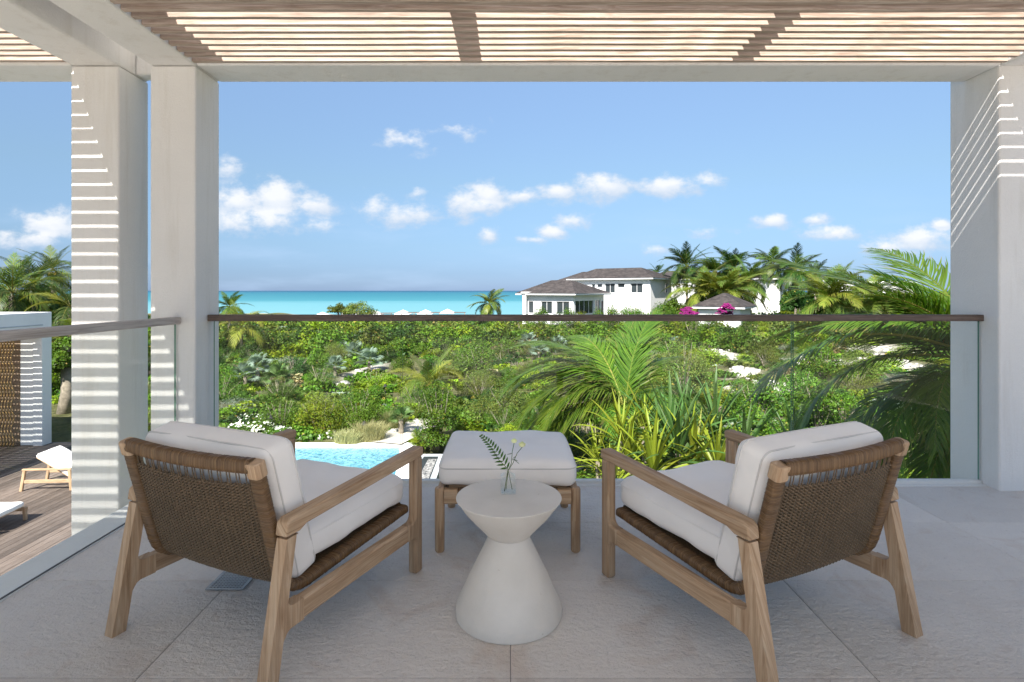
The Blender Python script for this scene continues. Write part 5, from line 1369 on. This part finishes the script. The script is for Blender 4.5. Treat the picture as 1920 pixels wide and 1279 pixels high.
def strap_plant(px, py, Z, n, sc, kind, label):
    c = world_at(px, py, Z); zb = float(ground(c.x, c.y)); o = empty('screw_pine' if kind == 'g' else 'strap_leaf_plant', (c.x, c.y, zb)); tag(o, label, 'plant'); rr = random.Random(int(px + py)); H = c.z - zb
    s = MB(); s.tube([(.15, .1, -.1), (.05, 0, H * .5), (0, 0, H)], [.07, .05, .045], 6); s.build('stem', M_BARK, o)
    for k in range(n):
        f = (k + .5) / n; e = 85 - 80 * f + rr.uniform(-10, 10); q = link('strap_leaf', ST[kind][min(3, int(f * 3.2 + rr.random()))], o); q.location = (0, 0, H - .25 * f)
        q.rotation_euler = (Matrix.Rotation(R(k * 137.5 + rr.uniform(-15, 15)), 4, 'Z') @ Matrix.Rotation(-R(e), 4, 'Y') @ Matrix.Rotation(R(rr.uniform(-30, 30)), 4, 'X')).to_euler(); q.scale = (sc * rr.uniform(.8, 1.15),) * 3
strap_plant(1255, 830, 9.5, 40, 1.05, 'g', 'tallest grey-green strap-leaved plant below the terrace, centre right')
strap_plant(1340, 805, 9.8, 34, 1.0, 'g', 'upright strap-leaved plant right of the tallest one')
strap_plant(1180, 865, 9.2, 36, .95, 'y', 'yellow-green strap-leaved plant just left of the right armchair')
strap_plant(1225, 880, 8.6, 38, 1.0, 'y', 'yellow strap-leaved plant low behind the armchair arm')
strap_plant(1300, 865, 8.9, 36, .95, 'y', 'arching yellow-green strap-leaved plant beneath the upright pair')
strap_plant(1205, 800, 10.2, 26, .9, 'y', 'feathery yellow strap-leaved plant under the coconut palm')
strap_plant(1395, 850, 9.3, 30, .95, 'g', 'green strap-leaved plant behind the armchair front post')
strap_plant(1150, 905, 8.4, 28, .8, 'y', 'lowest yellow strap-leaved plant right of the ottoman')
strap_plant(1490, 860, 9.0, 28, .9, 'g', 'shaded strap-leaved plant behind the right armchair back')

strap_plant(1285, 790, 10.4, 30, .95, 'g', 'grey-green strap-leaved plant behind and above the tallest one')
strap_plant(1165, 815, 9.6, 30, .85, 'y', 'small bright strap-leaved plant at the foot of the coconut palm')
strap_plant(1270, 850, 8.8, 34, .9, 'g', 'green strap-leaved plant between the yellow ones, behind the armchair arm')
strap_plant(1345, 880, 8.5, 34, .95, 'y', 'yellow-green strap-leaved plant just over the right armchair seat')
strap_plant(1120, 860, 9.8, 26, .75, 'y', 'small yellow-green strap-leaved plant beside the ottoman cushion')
# ---- flowers, grass, bougainvillea
def blossom(name, spots, nper, size, col, label, cat, sx, leafkind='green', leafn=900):
    for i, (px, py, rp, hs, *tp) in enumerate(spots):
        x, y = ground_at(px, py) if py else (0, 0)
        if tp: q_ = world_at(px, tp[0], 53); x, y = q_.x, q_.y; hs = (q_.z - float(ground(x, y))) / (rp * y / FPX) / 1.0
        y = y + .55 if name == 'flowering_bush' else y; r = rp * y / FPX; o = empty(name, (x, y, float(ground(x, y)))); tag(o, label[i] if isinstance(label, list) else label, cat, None if isinstance(label, list) else name.replace('_', ' ') + 's by the pool')
        cl = shrub_cloud(leafkind, leafn, r, r * hs, lscale=.8); V, F, C = leaf_cards(*cl); link('foliage', np_mesh('foliage', V, F, C, M_LEAF), o)
        cl = list(shrub_cloud(leafkind, nper, r * 1.05, r * hs * 1.08)); n_ = len(cl[0])
        if tp: cl[0][:, 2] = r * hs * 1.05 - (r * hs * 1.08 - cl[0][:, 2]) * .42
        nr = cl[1] * .4 + np.array([0, -.5, .8]); nr /= np.linalg.norm(nr, axis=1)[:, None]
        cc = np.array(col)[None, :] * rng.uniform(.75, 1.15, (n_, 1)); V, F, C = leaf_cards(cl[0], nr, np.full(n_, size) * rng.uniform(.7, 1.3, n_), np.full(n_, size) * rng.uniform(.7, 1.2, n_), cc)
        b = link('blossom', np_mesh('blossom', V, F, C, M_PETAL), o); b['kind'] = 'stuff'; occupied.append((x, y, r))
blossom('flowering_bush', [(428, 826, 34, .9), (472, 824, 34, .9), (508, 826, 24, .8), (565, 829, 22, .45), (600, 829, 24, .5), (632, 830, 18, .45), (450, 806, 26, .9)], 130, .085, (.80, .80, .76), 'white flowering bush along the far edge of the pool', 'bush', 0)
blossom('bougainvillea', [(1293, 0, 20, 0, 577), (1362, 0, 18, 0, 570)], 1100, .17, (.20, .014, .13), ['pink bougainvillea left of the garden building roof', 'deep magenta bougainvillea in front of the garden building wall'], 'bush', 0, 'green', 500)
def grass(name, px, py, rp, hgt, n, col, label):
    x, y = ground_at(px, py); r = rp * y / FPX; V = []; F = []; C = []
    for k in range(n):
        a = random.uniform(0, 6.28); q = r * math.sqrt(random.random()); bx, by = q * math.cos(a), q * math.sin(a) * .6; h = hgt * random.uniform(.5, 1.15); dx, dy = random.gauss(.1, .45) * h, random.gauss(0, .4) * h
        w = .006; b = len(V); V += [(bx - w, by, 0), (bx + w, by, 0), (bx + dx * .4 + w, by + dy * .4, h * .6), (bx + dx * .4 - w, by + dy * .4, h * .6), (bx + dx, by + dy, h * .93), (bx + dx + .001, by + dy, h * .93)]
        F += [(b, b + 1, b + 2, b + 3), (b + 3, b + 2, b + 5, b + 4)]; c = np.array(col) * random.uniform(.7, 1.25); C += [tuple(c)] * 6
    o = link(name, np_mesh(name, np.array(V), np.array(F), np.array(C), M_LEAF)); o.location = (x, y, float(ground(x, y))); tag(o, label, 'grass')
grass('grass_clump', 694, 830, 24, .55, 1300, (.27, .25, .11), 'tan feathery grass clump beside the sand path behind the pool')
grass('grass_clump', 735, 806, 22, .55, 1200, (.17, .20, .06), 'greener tall grass clump between hedge and sand path')
grass('grass_clump', 652, 833, 24, .40, 900, (.27, .26, .12), 'low straw-coloured grass at the pool edge, left of the path')

# ---- broad trees
def broad_tree(px, py_top, Z, rp, hratio, kind, label, n=6000, ls=2.2):
    c = world_at(px, py_top, Z); r = rp * Z / FPX; x, y = c.x, c.y; zb = float(ground(x, y)); H = c.z - zb; h = r * hratio * 2
    o = empty('broad_tree', (x, y, zb)); tag(o, label, 'tree')
    s = MB(); s.tube([(0, 0, -.2), (.1, 0, (H - h) * .6), (0, 0, H - h * .6)], [.28, .2, .12], 7)
    s.build('trunk', M_BARK, o, smooth=True)
    cl = list(shrub_cloud(kind, n, r, h, lump_r=.30, lscale=ls)); cl[0] = cl[0] + np.array([0, 0, H - h]); V, F, C = leaf_cards(*cl); link('crown', np_mesh('crown', V, F, C, M_LEAF), o)
broad_tree(672, 563, 98, 38, .40, 'olive', 'round dark tree on the shore in front of the sea, behind the umbrellas', 5000, 4)
broad_tree(634, 568, 97, 22, .45, 'olive', 'smaller rounded lobe tree left of the round shore tree', 2500, 4)
broad_tree(20, 522, 44, 60, .6, 'dark', 'dark dense tree behind the left palms', 6000, 3)
broad_tree(-60, 505, 36, 80, .7, 'dark', 'dark tree at the left edge of the view above the cabana', 6000, 3)
broad_tree(118, 548, 33, 42, .7, 'dark', 'deep green tree beside the outer left column', 6000, 2.5)
broad_tree(122, 632, 19.5, 40, .9, 'green', 'bright bushy tree between the cabana and the outer left column', 9000, 1.3)
broad_tree(1500, 545, 66, 34, .6, 'dark', 'dark green tree behind the bright yellow-green bush', 6000, 2.6)
broad_tree(1600, 535, 82, 60, .5, 'olive', 'spreading olive tree left of the house with blue panels', 6000, 3.2)
broad_tree(1700, 548, 76, 60, .5, 'green', 'low spreading tree in front of the house with blue panels', 6000, 3.2)
broad_tree(1258, 560, 66, 26, .7, 'green', 'green tree against the right wall of the two-storey villa', 4000, 2.6)

# ---- limestone rubble on the bare patches and small stones
V = []; F = []; r_ = np.random.default_rng(3); off = 0
cube = np.array([(-1, -1, -1), (1, -1, -1), (1, 1, -1), (-1, 1, -1), (-1, -1, 1), (1, -1, 1), (1, 1, 1), (-1, 1, 1)]) * .5; cf = np.array([(0, 3, 2, 1), (4, 5, 6, 7), (0, 1, 5, 4), (1, 2, 6, 5), (2, 3, 7, 6), (3, 0, 4, 7)])
for (cx, cy, rx, ry) in SANDW:
    for k in range(70 if cx > 3 else 12):
        x = cx + r_.normal(0, .5) * rx; y = cy + r_.normal(0, .5) * ry
        if x < -.5 and y < 16.6: continue
        sz = r_.uniform(.06, .34) ** 1.3 * 1.2; q = cube * sz * r_.uniform(.6, 1.4, 3) + r_.normal(0, sz * .12, (8, 3)); q[4:, :2] *= .75
        a = r_.uniform(0, 6.28); q = np.stack([q[:, 0] * math.cos(a) - q[:, 1] * math.sin(a), q[:, 0] * math.sin(a) + q[:, 1] * math.cos(a), q[:, 2] * .7], -1) + np.array([x, y, float(ground(x, y)) + sz * .1]); V.append(q); F.append(cf + off); off += 8
o = link('rubble', np_mesh('rubble', np.concatenate(V), np.concatenate(F), None, M_ROCK)); tag(o, kind='stuff')
# path lights by the pool
for k, (px, py) in enumerate(((507, 812), (683, 826), (722, 745))):
    x, y = ground_at(px, py); o = empty('path_light', (x, y, float(ground(x, y)))); tag(o, ['black path light left among the white flowers', 'black path light standing in the tan grass', 'black path light beside the round bush'][k], 'path light')
    s = MB(); s.tube([(0, 0, -.1), (0, 0, .45)], .012, 6); s.build('post', M_DARK, o); s = MB(); s.lathe([(.09, .44), (.02, .54), (.001, .56)], n=12); s.build('shade', M_DARK, o)
